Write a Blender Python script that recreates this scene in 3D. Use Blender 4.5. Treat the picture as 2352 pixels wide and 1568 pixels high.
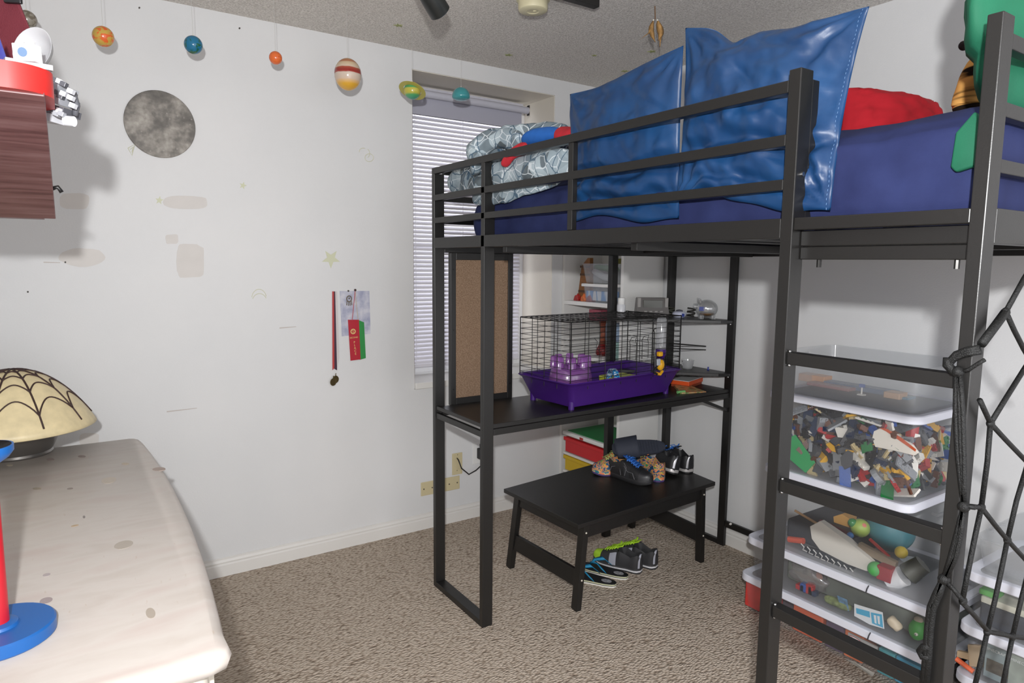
import bpy, bmesh, math, random
from mathutils import Vector, Matrix, noise, Euler
random.seed(7)
for o in list(bpy.data.objects): bpy.data.objects.remove(o)
SC = bpy.context.scene
COL = SC.collection
V = Vector
# ------------------------------------------------------------------ camera
IW, IH, FPX = 2352.0, 1568.0, 1527.7
YAW, PITCH, ROLL = 0.5892, 0.1178, 0.0094
CAMLOC = V((-2.7305, -3.0981, 1.4156))
_f = V((math.sin(YAW)*math.cos(PITCH), math.cos(YAW)*math.cos(PITCH), -math.sin(PITCH)))
_r = V((math.cos(YAW), -math.sin(YAW), 0)); _u = _r.cross(_f)
CR = _r*math.cos(ROLL)+_u*math.sin(ROLL); CU = -_r*math.sin(ROLL)+_u*math.cos(ROLL); CF = _f
cd = bpy.data.cameras.new('camera'); cam = bpy.data.objects.new('camera', cd); COL.objects.link(cam)
cd.sensor_width = 36.0; cd.lens = FPX/IW*36.0; cd.clip_start = 0.02
m3 = Matrix((CR, CU, -CF)).transposed()
cam.matrix_world = Matrix.Translation(CAMLOC) @ m3.to_4x4()
SC.camera = cam
# ------------------------------------------------------------------ world, lights, exposure
w = bpy.data.worlds.new('world'); SC.world = w; w.use_nodes = True
bg = w.node_tree.nodes['Background']; bg.inputs[0].default_value = (0.97, 0.965, 1.0, 1); bg.inputs[1].default_value = 2.1
fl = bpy.data.lights.new('camera_flash', 'SPOT'); fl.energy = 185; fl.shadow_soft_size = 0.022
fl.spot_size = math.radians(150); fl.spot_blend = 0.9; fl.color = (1.0, 1.0, 1.0)
flo = bpy.data.objects.new('camera_flash', fl); COL.objects.link(flo); flo.location = (-2.83, -3.22, 1.605)
_d = (V((-0.30, -0.55, 1.45))-flo.location).normalized(); flo.rotation_euler = _d.to_track_quat('-Z', 'Y').to_euler()
SC.view_settings.view_transform = 'Standard'; SC.view_settings.look = 'None'
SC.view_settings.exposure = 0.11; SC.view_settings.gamma = 1.0; SC.view_settings.use_curve_mapping = False
# ------------------------------------------------------------------ helpers
def ray(px, py): return CF+CR*((px-IW/2)/FPX)-CU*((py-IH/2)/FPX)
def at(px, py, X=None, Y=None, Z=None, D=None):
    d = ray(px, py)
    t = (X-CAMLOC.x)/d.x if X is not None else (Y-CAMLOC.y)/d.y if Y is not None else (Z-CAMLOC.z)/d.z if Z is not None else D
    return CAMLOC+d*t
def s2l(c): return tuple(((x/12.92) if x <= 0.04045 else ((x+0.055)/1.055)**2.4) for x in c)
def rgb(h): return s2l((int(h[0:2], 16)/255, int(h[2:4], 16)/255, int(h[4:6], 16)/255))
MATS = {}
def mat(name, col, rough=0.55, metal=0.0, spec=0.5, bump=0.0, bscale=80, var=0.0, vscale=20, coat=0.0, emis=None, sheen=0.0, stretch=None):
    """principled material; colour may vary by noise (var) and surface may have a fine bump"""
    if name in MATS: return MATS[name]
    if isinstance(col, str): col = rgb(col)
    m = bpy.data.materials.new(name); m.use_nodes = True; nt = m.node_tree; N = nt.nodes; Lk = nt.links
    b = N['Principled BSDF']; b.inputs['Base Color'].default_value = (*col, 1); b.inputs['Roughness'].default_value = rough
    b.inputs['Metallic'].default_value = metal; b.inputs['Specular IOR Level'].default_value = spec
    if coat: b.inputs['Coat Weight'].default_value = coat; b.inputs['Coat Roughness'].default_value = 0.1
    if sheen: b.inputs['Sheen Weight'].default_value = sheen; b.inputs['Sheen Roughness'].default_value = 0.5
    tc = N.new('ShaderNodeTexCoord'); src = tc.outputs['Object']
    if stretch:
        mp = N.new('ShaderNodeMapping'); mp.inputs['Scale'].default_value = stretch; Lk.new(src, mp.inputs['Vector']); src = mp.outputs[0]
    if var:
        n = N.new('ShaderNodeTexNoise'); n.inputs['Scale'].default_value = vscale; n.inputs['Detail'].default_value = 4; Lk.new(src, n.inputs['Vector'])
        r = N.new('ShaderNodeValToRGB'); e = r.color_ramp.elements
        e[0].position = 0.3; e[1].position = 0.7
        e[0].color = (*[x*(1-var) for x in col], 1); e[1].color = (*[min(1, x*(1+var)) for x in col], 1)
        Lk.new(n.outputs[0], r.inputs[0]); Lk.new(r.outputs[0], b.inputs['Base Color'])
    if bump:
        n2 = N.new('ShaderNodeTexNoise'); n2.inputs['Scale'].default_value = bscale; n2.inputs['Detail'].default_value = 3; Lk.new(src, n2.inputs['Vector'])
        bp = N.new('ShaderNodeBump'); bp.inputs['Strength'].default_value = bump; bp.inputs['Distance'].default_value = 0.01
        Lk.new(n2.outputs[0], bp.inputs['Height']); Lk.new(bp.outputs[0], b.inputs['Normal'])
    if emis:
        b.inputs['Emission Color'].default_value = (*col, 1); b.inputs['Emission Strength'].default_value = emis
    MATS[name] = m; return m
def clear(name, tint=(1, 1, 1), haze=0.12, gloss=0.08, col=(0.85, 0.86, 0.88)):
    """thin clear or milky plastic sheet: transparent with a share of diffuse haze and of gloss"""
    if name in MATS: return MATS[name]
    m = bpy.data.materials.new(name); m.use_nodes = True; nt = m.node_tree; N = nt.nodes; Lk = nt.links
    out = N['Material Output']; N.remove(N['Principled BSDF'])
    t = N.new('ShaderNodeBsdfTransparent'); t.inputs[0].default_value = (*tint, 1)
    d = N.new('ShaderNodeBsdfDiffuse'); d.inputs[0].default_value = (*col, 1)
    tr = N.new('ShaderNodeBsdfTranslucent'); tr.inputs[0].default_value = (*col, 1)
    g = N.new('ShaderNodeBsdfGlossy'); g.inputs['Roughness'].default_value = 0.12
    md = N.new('ShaderNodeMixShader'); md.inputs[0].default_value = 0.35; Lk.new(d.outputs[0], md.inputs[1]); Lk.new(tr.outputs[0], md.inputs[2])
    m1 = N.new('ShaderNodeMixShader'); m1.inputs[0].default_value = haze; Lk.new(t.outputs[0], m1.inputs[1]); Lk.new(md.outputs[0], m1.inputs[2])
    m2 = N.new('ShaderNodeMixShader'); m2.inputs[0].default_value = gloss; Lk.new(m1.outputs[0], m2.inputs[1]); Lk.new(g.outputs[0], m2.inputs[2])
    Lk.new(m2.outputs[0], out.inputs[0]); MATS[name] = m; return m
def nodes_mat(name, fn, rough=0.5, spec=0.5, metal=0.0):
    """material whose base colour (and optional bump height) is made by fn(N, L, coord) -> colour socket [, height socket, bump strength, distance]"""
    if name in MATS: return MATS[name]
    m = bpy.data.materials.new(name); m.use_nodes = True; nt = m.node_tree; N = nt.nodes; Lk = nt.links
    b = N['Principled BSDF']; b.inputs['Roughness'].default_value = rough; b.inputs['Specular IOR Level'].default_value = spec; b.inputs['Metallic'].default_value = metal
    tc = N.new('ShaderNodeTexCoord'); r = fn(N, Lk, tc.outputs['Object'])
    if not isinstance(r, tuple): r = (r,)
    Lk.new(r[0], b.inputs['Base Color'])
    if len(r) > 1:
        bp = N.new('ShaderNodeBump'); bp.inputs['Strength'].default_value = r[2]; bp.inputs['Distance'].default_value = r[3]
        Lk.new(r[1], bp.inputs['Height']); Lk.new(bp.outputs[0], b.inputs['Normal'])
    MATS[name] = m; return m
def n_map(N, L, co, scale=(1, 1, 1), rot=(0, 0, 0), loc=(0, 0, 0)):
    mp = N.new('ShaderNodeMapping'); mp.inputs['Scale'].default_value = scale; mp.inputs['Rotation'].default_value = rot; mp.inputs['Location'].default_value = loc
    L.new(co, mp.inputs['Vector']); return mp.outputs[0]
def n_noise(N, L, co, scale, detail=3, dist=0.0, rough=0.5):
    n = N.new('ShaderNodeTexNoise'); n.inputs['Scale'].default_value = scale; n.inputs['Detail'].default_value = detail; n.inputs['Distortion'].default_value = dist; n.inputs['Roughness'].default_value = rough
    L.new(co, n.inputs['Vector']); return n.outputs[0]
def n_voro(N, L, co, scale, feat='F1', out='Distance'):
    n = N.new('ShaderNodeTexVoronoi'); n.feature = feat; n.inputs['Scale'].default_value = scale; L.new(co, n.inputs['Vector']); return n.outputs[out]
def n_ramp(N, L, fac, stops, interp='LINEAR'):
    r = N.new('ShaderNodeValToRGB'); r.color_ramp.interpolation = interp; e = r.color_ramp.elements
    while len(e) < len(stops): e.new(0.5)
    for i, (p, c) in enumerate(stops):
        if isinstance(c, str): c = rgb(c)
        e[i].position = p; e[i].color = (*c, 1)
    L.new(fac, r.inputs[0]); return r.outputs[0]
def n_mix(N, L, fac, a, b):
    m = N.new('ShaderNodeMix'); m.data_type = 'RGBA'
    if isinstance(fac, (int, float)): m.inputs[0].default_value = fac
    else: L.new(fac, m.inputs[0])
    for s, i in ((a, 6), (b, 7)):
        if isinstance(s, str): s = rgb(s)
        if isinstance(s, tuple): m.inputs[i].default_value = (*s[:3], 1)
        else: L.new(s, m.inputs[i])
    return m.outputs[2]
def n_math(N, L, op, a, b=0.0):
    m = N.new('ShaderNodeMath'); m.operation = op
    for s, i in ((a, 0), (b, 1)):
        if isinstance(s, (int, float)): m.inputs[i].default_value = s
        else: L.new(s, m.inputs[i])
    return m.outputs[0]
def n_sep(N, L, co):
    s = N.new('ShaderNodeSeparateXYZ'); L.new(co, s.inputs[0]); return s.outputs

def tag(o, label=None, cat=None, group=None, kind=None):
    if label: o['label'] = label
    if cat: o['category'] = cat
    if group: o['group'] = group
    if kind: o['kind'] = kind
    return o
def thing(name, label, cat, loc=(0, 0, 0), rz=0.0, group=None, rot=None):
    o = bpy.data.objects.new(name, None); COL.objects.link(o); o.empty_display_size = 0.05
    o.location = loc; o.rotation_euler = rot if rot else (0, 0, rz)
    return tag(o, label, cat, group)
def copy_tree(o, parent=None):
    c = o.copy(); COL.objects.link(c); c.parent = parent
    for ch in o.children: copy_tree(ch, c)
    return c
class MB:
    """mesh builder: collects shapes and links them as one mesh object"""
    def __init__(s): s.v = []; s.f = []; s.mi = []; s.cur = 0
    def add(s, vs, fs, M=None):
        n = len(s.v)
        for p in vs:
            p = V(p); s.v.append(M @ p if M else p)
        for f in fs: s.f.append(tuple(i+n for i in f)); s.mi.append(s.cur)
        return s
    def box(s, x0, x1, y0, y1, z0, z1, M=None):
        return s.add([(x, y, z) for z in (z0, z1) for y in (y0, y1) for x in (x0, x1)],
                     [(0, 2, 3, 1), (4, 5, 7, 6), (0, 1, 5, 4), (2, 6, 7, 3), (0, 4, 6, 2), (1, 3, 7, 5)], M)
    def cbox(s, c, sz, M=None):
        c = V(c); return s.box(c.x-sz[0]/2, c.x+sz[0]/2, c.y-sz[1]/2, c.y+sz[1]/2, c.z-sz[2]/2, c.z+sz[2]/2, M)
    def rbox(s, x0, x1, y0, y1, z0, z1, r, n=3, M=None):
        """box with rounded vertical edges and a small chamfer top and bottom"""
        ch = min(r*0.4, (z1-z0)*0.3); rings = []
        for z, ins in ((z0, ch), (z0+ch, 0), (z1-ch, 0), (z1, ch)):
            ring = []; 
            for cx, cy, a0 in ((x1-r, y1-r, 0), (x0+r, y1-r, 90), (x0+r, y0+r, 180), (x1-r, y0+r, 270)):
                for k in range(n+1):
                    a = math.radians(a0+90*k/n); rr = max(r-ins, 0.0005); ring.append((cx+rr*math.cos(a), cy+rr*math.sin(a), z))
            rings.append(ring)
        return s.loft(rings, True, True, M)
    def loft(s, rings, cap0=True, cap1=True, M=None, closed=True):
        n = len(rings[0]); vs = [p for r in rings for p in r]; fs = []
        for i in range(len(rings)-1):
            for k in range(n if closed else n-1):
                k2 = (k+1) % n; fs.append((i*n+k, i*n+k2, (i+1)*n+k2, (i+1)*n+k))
        if cap0: fs.append(tuple(range(n))[::-1])
        if cap1: fs.append(tuple((len(rings)-1)*n+k for k in range(n)))
        return s.add(vs, fs, M)
    def tube(s, pts, r, n=8, caps=True, closed=False):
        pts = [V(p) for p in pts]; m = len(pts); rs = r if isinstance(r, (list, tuple)) else [r]*m
        rings = []; prev = None
        for i, p in enumerate(pts):
            if closed: t = (pts[(i+1) % m]-pts[i-1])
            else: t = (pts[min(i+1, m-1)]-pts[max(i-1, 0)])
            t = t.normalized() if t.length > 1e-9 else V((0, 0, 1))
            if prev is None: a = V((0, 0, 1)) if abs(t.z) < 0.9 else V((1, 0, 0))
            else: a = prev
            b = t.cross(a); 
            if b.length < 1e-6: b = t.cross(V((0, 1, 0)))
            b.normalize(); a = b.cross(t).normalized(); prev = a
            rings.append([tuple(p+(a*math.cos(q)+b*math.sin(q))*rs[i]) for q in [2*math.pi*k/n for k in range(n)]])
        if closed: rings.append(rings[0]); caps = False
        return s.loft(rings, caps, caps)
    def cyl(s, p0, p1, r0, r1=None, n=16): return s.tube([p0, p1], [r0, r0 if r1 is None else r1], n)
    def bar(s, p0, p1, w, h, up=(0, 0, 1)):
        """rectangular bar between two points; w across, h along up"""
        p0, p1, up = V(p0), V(p1), V(up); t = (p1-p0).normalized(); b = t.cross(up).normalized(); a = b.cross(t).normalized()
        q = [b*(-w/2)+a*(-h/2), b*(w/2)+a*(-h/2), b*(w/2)+a*(h/2), b*(-w/2)+a*(h/2)]
        return s.loft([[tuple(p0+k) for k in q], [tuple(p1+k) for k in q]])
    def lathe(s, prof, n=24, M=None, c0=True, c1=True):
        return s.loft([[(r*math.cos(2*math.pi*k/n), r*math.sin(2*math.pi*k/n), z) for k in range(n)] for r, z in prof], c0, c1, M)
    def prism(s, poly, h, M=None):
        """polygon in xy extruded from z=0 to z=h"""
        return s.loft([[(x, y, 0) for x, y in poly], [(x, y, h) for x, y in poly]], True, True, M)
    def grid(s, fn, nu, nv, wrapu=False):
        vs = [fn(i/(nu-1 if not wrapu else nu), j/(nv-1)) for j in range(nv) for i in range(nu)]; fs = []
        for j in range(nv-1):
            for i in range(nu if wrapu else nu-1):
                i2 = (i+1) % nu; fs.append((j*nu+i, j*nu+i2, (j+1)*nu+i2, (j+1)*nu+i))
        return s.add(vs, fs)
    def sphere(s, c, r, nu=16, nv=10, M=None):
        c = V(c); r = (r, r, r) if isinstance(r, (int, float)) else r; rings = []
        for j in range(nv+1):
            a = math.pi*(j/nv)-math.pi/2; a = max(min(a, math.pi/2-0.02), -math.pi/2+0.02)
            rings.append([(c.x+r[0]*math.cos(a)*math.cos(2*math.pi*k/nu), c.y+r[1]*math.cos(a)*math.sin(2*math.pi*k/nu), c.z+r[2]*math.sin(a)) for k in range(nu)])
        return s.loft(rings, True, True, M)
    def text(s, txt, size, M, depth=0.0006, align='CENTER'):
        cu = bpy.data.curves.new('t', 'FONT'); cu.body = txt; cu.size = size; cu.extrude = depth; cu.align_x = align; cu.align_y = 'CENTER'; cu.resolution_u = 2
        o = bpy.data.objects.new('t', cu); COL.objects.link(o); bpy.context.view_layer.update()
        me = bpy.data.meshes.new_from_object(o.evaluated_get(bpy.context.evaluated_depsgraph_get()))
        s.add([v.co.copy() for v in me.vertices], [tuple(p.vertices) for p in me.polygons], M)
        bpy.data.objects.remove(o); bpy.data.curves.remove(cu); bpy.data.meshes.remove(me); return s
    def build(s, name, mt, parent=None, smooth=False, bevel=0.0, sub=0, local=False, angle=None, solid=0.0):
        off = V((0, 0, 0)); loc = None
        if parent is not None and not local:
            p = parent
            while p is not None: off += p.location; p = p.parent
        elif parent is None and not local:
            xs = [p.x for p in s.v]; ys = [p.y for p in s.v]; zs = [p.z for p in s.v]
            off = V(((min(xs)+max(xs))/2, (min(ys)+max(ys))/2, min(zs))); loc = off
        me = bpy.data.meshes.new(name); me.from_pydata([tuple(p-off) for p in s.v], [], s.f); 
        for x in (mt if isinstance(mt, (list, tuple)) else [mt]): me.materials.append(x)
        if isinstance(mt, (list, tuple)):
            for p, i in zip(me.polygons, s.mi): p.material_index = i
        bm = bmesh.new(); bm.from_mesh(me); bmesh.ops.recalc_face_normals(bm, faces=bm.faces); bm.to_mesh(me); bm.free()
        if smooth:
            me.polygons.foreach_set('use_smooth', [True]*len(me.polygons))
            if angle: me.set_sharp_from_angle(angle=math.radians(angle))
        me.update()
        o = bpy.data.objects.new(name, me); COL.objects.link(o); o.parent = parent
        if loc is not None: o.location = loc
        if bevel:
            b = o.modifiers.new('bevel', 'BEVEL'); b.width = bevel; b.segments = 2; b.limit_method = 'ANGLE'; b.angle_limit = math.radians(40)
        if solid:
            b = o.modifiers.new('solid', 'SOLIDIFY'); b.thickness = solid; b.offset = 0
        if sub:
            b = o.modifiers.new('sub', 'SUBSURF'); b.levels = sub; b.render_levels = sub
        return o
def Tm(loc=(0, 0, 0), rot=(0, 0, 0), sc=(1, 1, 1)):
    return Matrix.LocRotScale(V(loc), Euler(rot), V(sc))
def frame_m(o, x, y):
    """matrix with local x, y axes given in world, z = x cross y"""
    x = V(x).normalized(); z = x.cross(V(y)).normalized(); y = z.cross(x)
    M = Matrix((x, y, z)).transposed().to_4x4(); M.translation = V(o); return M
def fbm(p, s, o=3): return noise.fractal(V(p)*s, 1.0, 2.0, o)
# ------------------------------------------------------------------ structure
XC, YB, HC = -3.06, -4.3, 2.44
def carpet(N, L, co):
    c2 = n_map(N, L, co, (1, 1, 1)); 
    warp = N.new('ShaderNodeMixRGB'); warp.blend_type = 'ADD'; warp.inputs[0].default_value = 0.035
    nz = N.new('ShaderNodeTexNoise'); nz.inputs['Scale'].default_value = 5; L.new(c2, nz.inputs['Vector'])
    L.new(c2, warp.inputs[1]); L.new(nz.outputs['Color'], warp.inputs[2])
    v = n_voro(N, L, n_map(N, L, warp.outputs[0], (0.75, 1.35, 1), (0, 0, 0.5)), 95)
    v2 = n_voro(N, L, n_map(N, L, warp.outputs[0], (0.75, 1.35, 1), (0, 0, 0.5)), 95, out='Color')
    col = n_ramp(N, L, v, [(0.0, 'ddd0c2'), (0.45, 'c4b7a8'), (0.75, '9c8d7e'), (1.0, '6b5c4f')])
    sp = n_sep(N, L, v2)
    col = n_mix(N, L, n_math(N, L, 'MULTIPLY', sp[0], 0.35), col, 'a59687')
    big = n_noise(N, L, co, 3.0, 4)
    col = n_mix(N, L, n_math(N, L, 'MULTIPLY', big, 0.25), col, 'a39585')
    return col, n_math(N, L, 'MULTIPLY', v, -1.0), 1.0, 0.006
M_CARPET = nodes_mat('carpet_loop', carpet, 0.95, 0.1)
def wallm(N, L, co):
    a = n_noise(N, L, co, 1.6, 4); h = n_noise(N, L, co, 160, 3)
    return n_ramp(N, L, a, [(0.3, 'd3d4d5'), (0.7, 'dadada')]), h, 0.12, 0.004
M_WALL = nodes_mat('wall_paint', wallm, 0.6, 0.3)
def ceilm(N, L, co):
    h = n_noise(N, L, co, 130, 5, 0.4, 0.7); b = n_voro(N, L, co, 150)
    hh = n_math(N, L, 'SUBTRACT', h, n_math(N, L, 'MULTIPLY', b, 0.5))
    return n_ramp(N, L, h, [(0.38, 'c8c2bb'), (0.62, 'f5f0ea')]), hh, 0.8, 0.007
M_CEIL = nodes_mat('ceiling_popcorn', ceilm, 0.9, 0.1)
M_TRIM = mat('trim_white', 'dcdad6', 0.4, bump=0.03, bscale=40)
M_REVEAL = mat('reveal_cream', 'd8d2c6', 0.6, bump=0.1, bscale=150)
def struct(name, mb, m, parent=None, **k):
    o = mb.build(name, m, parent, local=True, **k)
    if parent is None: o['kind'] = 'structure'
    return o
struct('floor', MB().box(XC, 0.0, YB, 0.0, -0.06, 0.0), M_CARPET)
struct('ceiling', MB().box(XC, 0.0, YB, 0.0, HC, HC+0.06), M_CEIL)
WX0, WX1, WZ0, WZ1, WD = -1.265, -0.383, 0.79, 2.353, 0.34
wl = MB()
wl.box(XC, WX0, 0, WD, 0, HC).box(WX1, 0.0, 0, WD, 0, HC).box(WX0, WX1, 0, WD, 0, WZ0-0.03).box(WX0, WX1, 0, WD, WZ1, HC)
wall_left = struct('wall_left', wl, M_WALL)
wr = MB()
rev = MB(); rev.box(WX1-0.003, WX1, 0.004, WD-0.01, WZ0, WZ1-0.003).box(WX0, WX0+0.003, 0.004, WD-0.01, WZ0, WZ1-0.003).box(WX0+0.003, WX1-0.003, 0.004, WD-0.01, WZ1-0.003, WZ1)
struct('trim_1', rev, M_REVEAL)
struct('wall_right', MB().box(0, 0.12, YB, WD, 0, HC), M_WALL)
struct('wall_side', MB().box(XC-0.12, XC, YB, WD, 0, HC), M_WALL)
def baseboard(name, a, b, n):
    a, b, n = V(a), V(b), V(n); prof = [(0, 0), (0.013, 0), (0.013, 0.052), (0.009, 0.058), (0.011, 0.066), (0.006, 0.076), (0.006, 0.082), (0, 0.085)]
    struct(name, MB().loft([[tuple(p+n*d+V((0, 0, z))) for d, z in prof] for p in (a, b)]), M_TRIM)
baseboard('baseboard_left', (XC, -0.0005, 0), (-0.001, -0.0005, 0), (0, -1, 0))
baseboard('baseboard_right', (-0.0005, YB, 0), (-0.0005, -0.013, 0), (-1, 0, 0))
# window: frame, two sashes with panes, sill
M_VINYL = mat('window_vinyl', 'e6e6e6', 0.35)
def glass_fn():
    m = clear('window_glass', (0.97, 0.98, 1.0), 0.02, 0.08); return m
win = MB(); y0, y1 = WD-0.045, WD-0.005
for a in ((WX0+0.003, WX0+0.045), (WX1-0.045, WX1-0.003)): win.box(a[0], a[1], y0, y1, WZ0, WZ1-0.003)
win.box(WX0+0.045, WX1-0.045, y0, y1, WZ1-0.05, WZ1-0.003).box(WX0+0.045, WX1-0.045, y0, y1, WZ0, WZ0+0.045)
window_1 = struct('window_1', win, M_VINYL, bevel=0.003)
MIDZ = 1.50
for nm, z0, z1, dy in (('sash', WZ0+0.045, MIDZ+0.02, -0.012), ('sash', MIDZ-0.02, WZ1-0.05, 0.004)):
    s_ = MB(); xa, xb = WX0+0.045, WX1-0.045
    s_.box(xa, xa+0.035, y0+dy+0.01, y1+dy-0.008, z0, z1).box(xb-0.035, xb, y0+dy+0.01, y1+dy-0.008, z0, z1)
    s_.box(xa+0.035, xb-0.035, y0+dy+0.01, y1+dy-0.008, z0, z0+0.04).box(xa+0.035, xb-0.035, y0+dy+0.01, y1+dy-0.008, z1-0.04, z1)
    so = s_.build(nm, M_VINYL, window_1, local=True)
    MB().box(xa+0.033, xb-0.033, y0+dy+0.018, y0+dy+0.022, z0+0.038, z1-0.038).build('pane', glass_fn(), so, local=True)
MB().box(WX0+0.001, WX1-0.001, -0.018, WD-0.012, WZ0-0.028, WZ0+0.004).build('window_sill', mat('sill_paint', 'e3e2de', 0.4), window_1, local=True, bevel=0.003)
# patches of other paint and small holes on the long wall
M_PATCH = mat('paint_patch', 'cdc9c5', 0.6, var=0.02)
def wall_pts(pts): return [at(x, y, Y=0) for x, y in pts]
def wall_poly(name, pts, m, parent=None, t=0.0012, off=0.0):
    P = wall_pts(pts); mb = MB(); mb.loft([[(p.x, -t-off, p.z) for p in P], [(p.x, 0.001-off, p.z) for p in P]]); return mb.build(name, m, parent, local=True)
def blob(cx, cy, rx, ry, n=22, jag=0.12, seed=0, sq=2.0):
    out = []
    for k in range(n):
        a = 2*math.pi*k/n; c, s = math.cos(a), math.sin(a); j = 1+jag*noise.noise(V((c*1.7+seed, s*1.7, seed*3.1)))
        out.append((cx+rx*j*math.copysign(abs(c)**(2/sq), c), cy+ry*j*math.copysign(abs(s)**(2/sq), s)))
    return out
for i, (cx, cy, rx, ry, sq) in enumerate([(190, 591, 55, 21, 2), (437, 600, 32, 38, 5), (395, 549, 15, 11, 4), (172, 462, 34, 19, 3), (425, 465, 52, 15, 3), (205, 1008, 22, 14, 5)]):
    wall_poly('paint_patch', blob(cx, cy, rx, ry, seed=i, sq=sq), M_PATCH, wall_left)
M_HOLE = mat('nail_hole', '4a4642', 0.8)
for x, y in [(64, 670), (320, 18), (550, 65), (150, 602), (800, 668)]:
    wall_poly('nail_hole', blob(x, y, 2.2, 2.2, 8, 0), M_HOLE, wall_left, 0.002)
for (x0, y0, x1, y1) in [(383, 945, 452, 937), (642, 753, 680, 750), (100, 602, 138, 603)]:
    wall_poly('scuff_mark', [(x0, y0-1.2), (x1, y1-0.8), (x1, y1+0.6), (x0, y0+1.4)], mat('scuff', 'bcb5b0', 0.7), wall_left)
# ------------------------------------------------------------------ loft bed with desk
M_BLK = mat('black_metal', '1b1a19', 0.38, 0.0, 0.5, bump=0.03, bscale=300)
M_BLKW = mat('black_laminate', '1d1c1b', 0.42, 0.0, 0.5, bump=0.05, bscale=60, stretch=(1, 8, 1))
M_STEEL = mat('bolt_steel', 'b8b8b8', 0.25, 1.0)
M_DKBOLT = mat('bolt_dark', '2e2d2c', 0.3, 0.8)
XF = -1.4607; XBK = -0.02; Y1, Y2, Y4, Y5 = -0.5935, -1.0094, -2.2501, -2.6035
bed = thing('loft_bed', 'tall black metal loft bed with ladder, desk and guard rails', 'bed', (-0.74, -1.6, 0))
def bx(name, x0, x1, y0, y1, z0, z1, m=None, par=None, bev=0.002):
    return MB().box(x0, x1, y0, y1, z0, z1).build(name, m or M_BLK, par or bed, bevel=bev)
xw = XF+0.046
bx('post', XF, xw, Y1-0.0235, Y1, 0.0, 1.773); bx('post', XF, xw, Y2, Y2+0.0235, 0.0, 1.773)
bx('foot_bar', XF, xw, Y2+0.0235, Y1-0.0235, 0.0, 0.025)
p4 = bx('ladder_post', XF, xw-0.003, Y4, Y4+0.028, 0.0, 1.817); p5 = bx('ladder_post', XF, xw-0.003, Y5, Y5+0.024, 0.0, 1.823)
bx('post', xw-0.003, xw+0.022, Y4+0.001, Y4+0.026, 1.515, 1.80)
for z0, z1 in ((1.772, 1.797), (1.664, 1.688), (1.573, 1.596)):
    bx('guard_rail', XF, XF+0.022, Y4+0.028, Y1 if z1 > 1.79 else Y1-0.0235, z0, z1)
    bx('end_rail', XF+0.043, XBK-0.03, Y5+0.001, Y5+0.021, z0, z1)
    bx('end_rail', xw, XBK-0.03, Y1-0.022, Y1-0.002, z0, z1)
    bx('guard_rail', XBK-0.022, XBK, Y5+0.02, Y1-0.02, z0, z1)
bx('guard_post', XF+0.001, XF+0.021, -1.512, -1.490, 1.515, 1.772)
bx('side_rail', XF, XF+0.03, Y4+0.028, Y1-0.0235, 1.472, 1.5145)
bx('ladder_rail', XF+0.003, XF+0.028, Y5+0.024, Y4-0.0002, 1.489, 1.5145)
bx('side_rail', XF+0.03, XF+0.05, Y5+0.024, Y4-0.0005, 1.456, 1.4885); bx('side_rail', XF+0.031, XF+0.05, Y5+0.024, Y4-0.0005, 1.428, 1.4545)
bx('side_rail', XBK-0.03, XBK, Y5+0.02, Y1-0.02, 1.455, 1.515)
bx('end_beam', XF+0.043, XBK-0.03, Y5, Y5+0.024, 1.455, 1.515); bx('end_beam', xw, XBK-0.03, Y1-0.0235, Y1, 1.455, 1.515)
for k in range(13):
    y = -0.72-0.142*k; bx('bed_slat', XF+0.05 if y < Y4 else XF+0.03, XBK-0.03, y-0.014, y+0.014, 1.478, 1.492)
for y in (-1.1, -1.75): bx('cross_beam', XF+0.03, XBK-0.03, y-0.012, y+0.012, 1.452, 1.478)
bx('centre_beam', -0.76, -0.73, Y5+0.024, Y1-0.0235, 1.46, 1.478)
# back legs along the wall, with foot bars and the corner shelf post
bx('back_post', -0.062, -0.02, Y1-0.024, Y1+0.002, 0.0, 1.80)
bx('back_post', -0.041, -0.021, Y2-0.006, Y2+0.034, 0.0, 1.50)
bx('back_post', -0.062, -0.02, Y5, Y5+0.026, 0.0, 1.80)
bx('foot_bar', -0.041, -0.021, Y2+0.034, Y1-0.024, 0.0, 0.025)
bx('shelf_post', -0.478, -0.438, Y1-0.022, Y1+0.008, 0.0, 1.455)
bx('wall_bar', -0.038, -0.022, Y5+0.026, Y2-0.006, 0.103, 0.133)
# ladder rungs
for z in (1.2185, 0.936, 0.645, 0.355):
    r_ = bx('rung', XF+0.006, XF+0.034, Y5+0.024, Y4, z-0.014, z+0.012)
    for yy in (Y4-0.003, Y5+0.027):
        for dz in (-0.016, 0.014): MB().sphere((XF+0.012, yy, z+dz), 0.0035, 8, 6).build('weld', M_STEEL, r_, smooth=True)
# bolts
def bolt(x, y, z, ax, r=0.006, m=M_STEEL):
    d = V(ax)*0.004; MB().cyl(V((x, y, z))-d, V((x, y, z))+d, r, r*0.8, 10).build('bolt', m, bed, smooth=True, angle=40)
pb = at(1842, 400, Y=Y4); bolt(pb.x, Y4, pb.z, (0, -1, 0), 0.006)
pb = at(1847, 551, Y=Y4); bolt(pb.x, Y4, pb.z, (0, -1, 0), 0.006, M_DKBOLT)
for px in (1884, 2202): 
    p = at(px, 562, X=XF+0.04); MB().cyl((p.x, p.y, 1.412), (p.x, p.y, 1.43), 0.005, 0.005, 8).build('bolt', M_DKBOLT, bed)
p = at(1678, 1203, X=-0.04); bolt(-0.041, p.y, p.z, (-1, 0, 0), 0.006, mat('white_cap', 'e8e4de', 0.4))
p = at(1016, 950, Y=Y1-0.024); bolt(p.x, Y1-0.025, p.z, (0, -1, 0), 0.006, M_DKBOLT)
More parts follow.
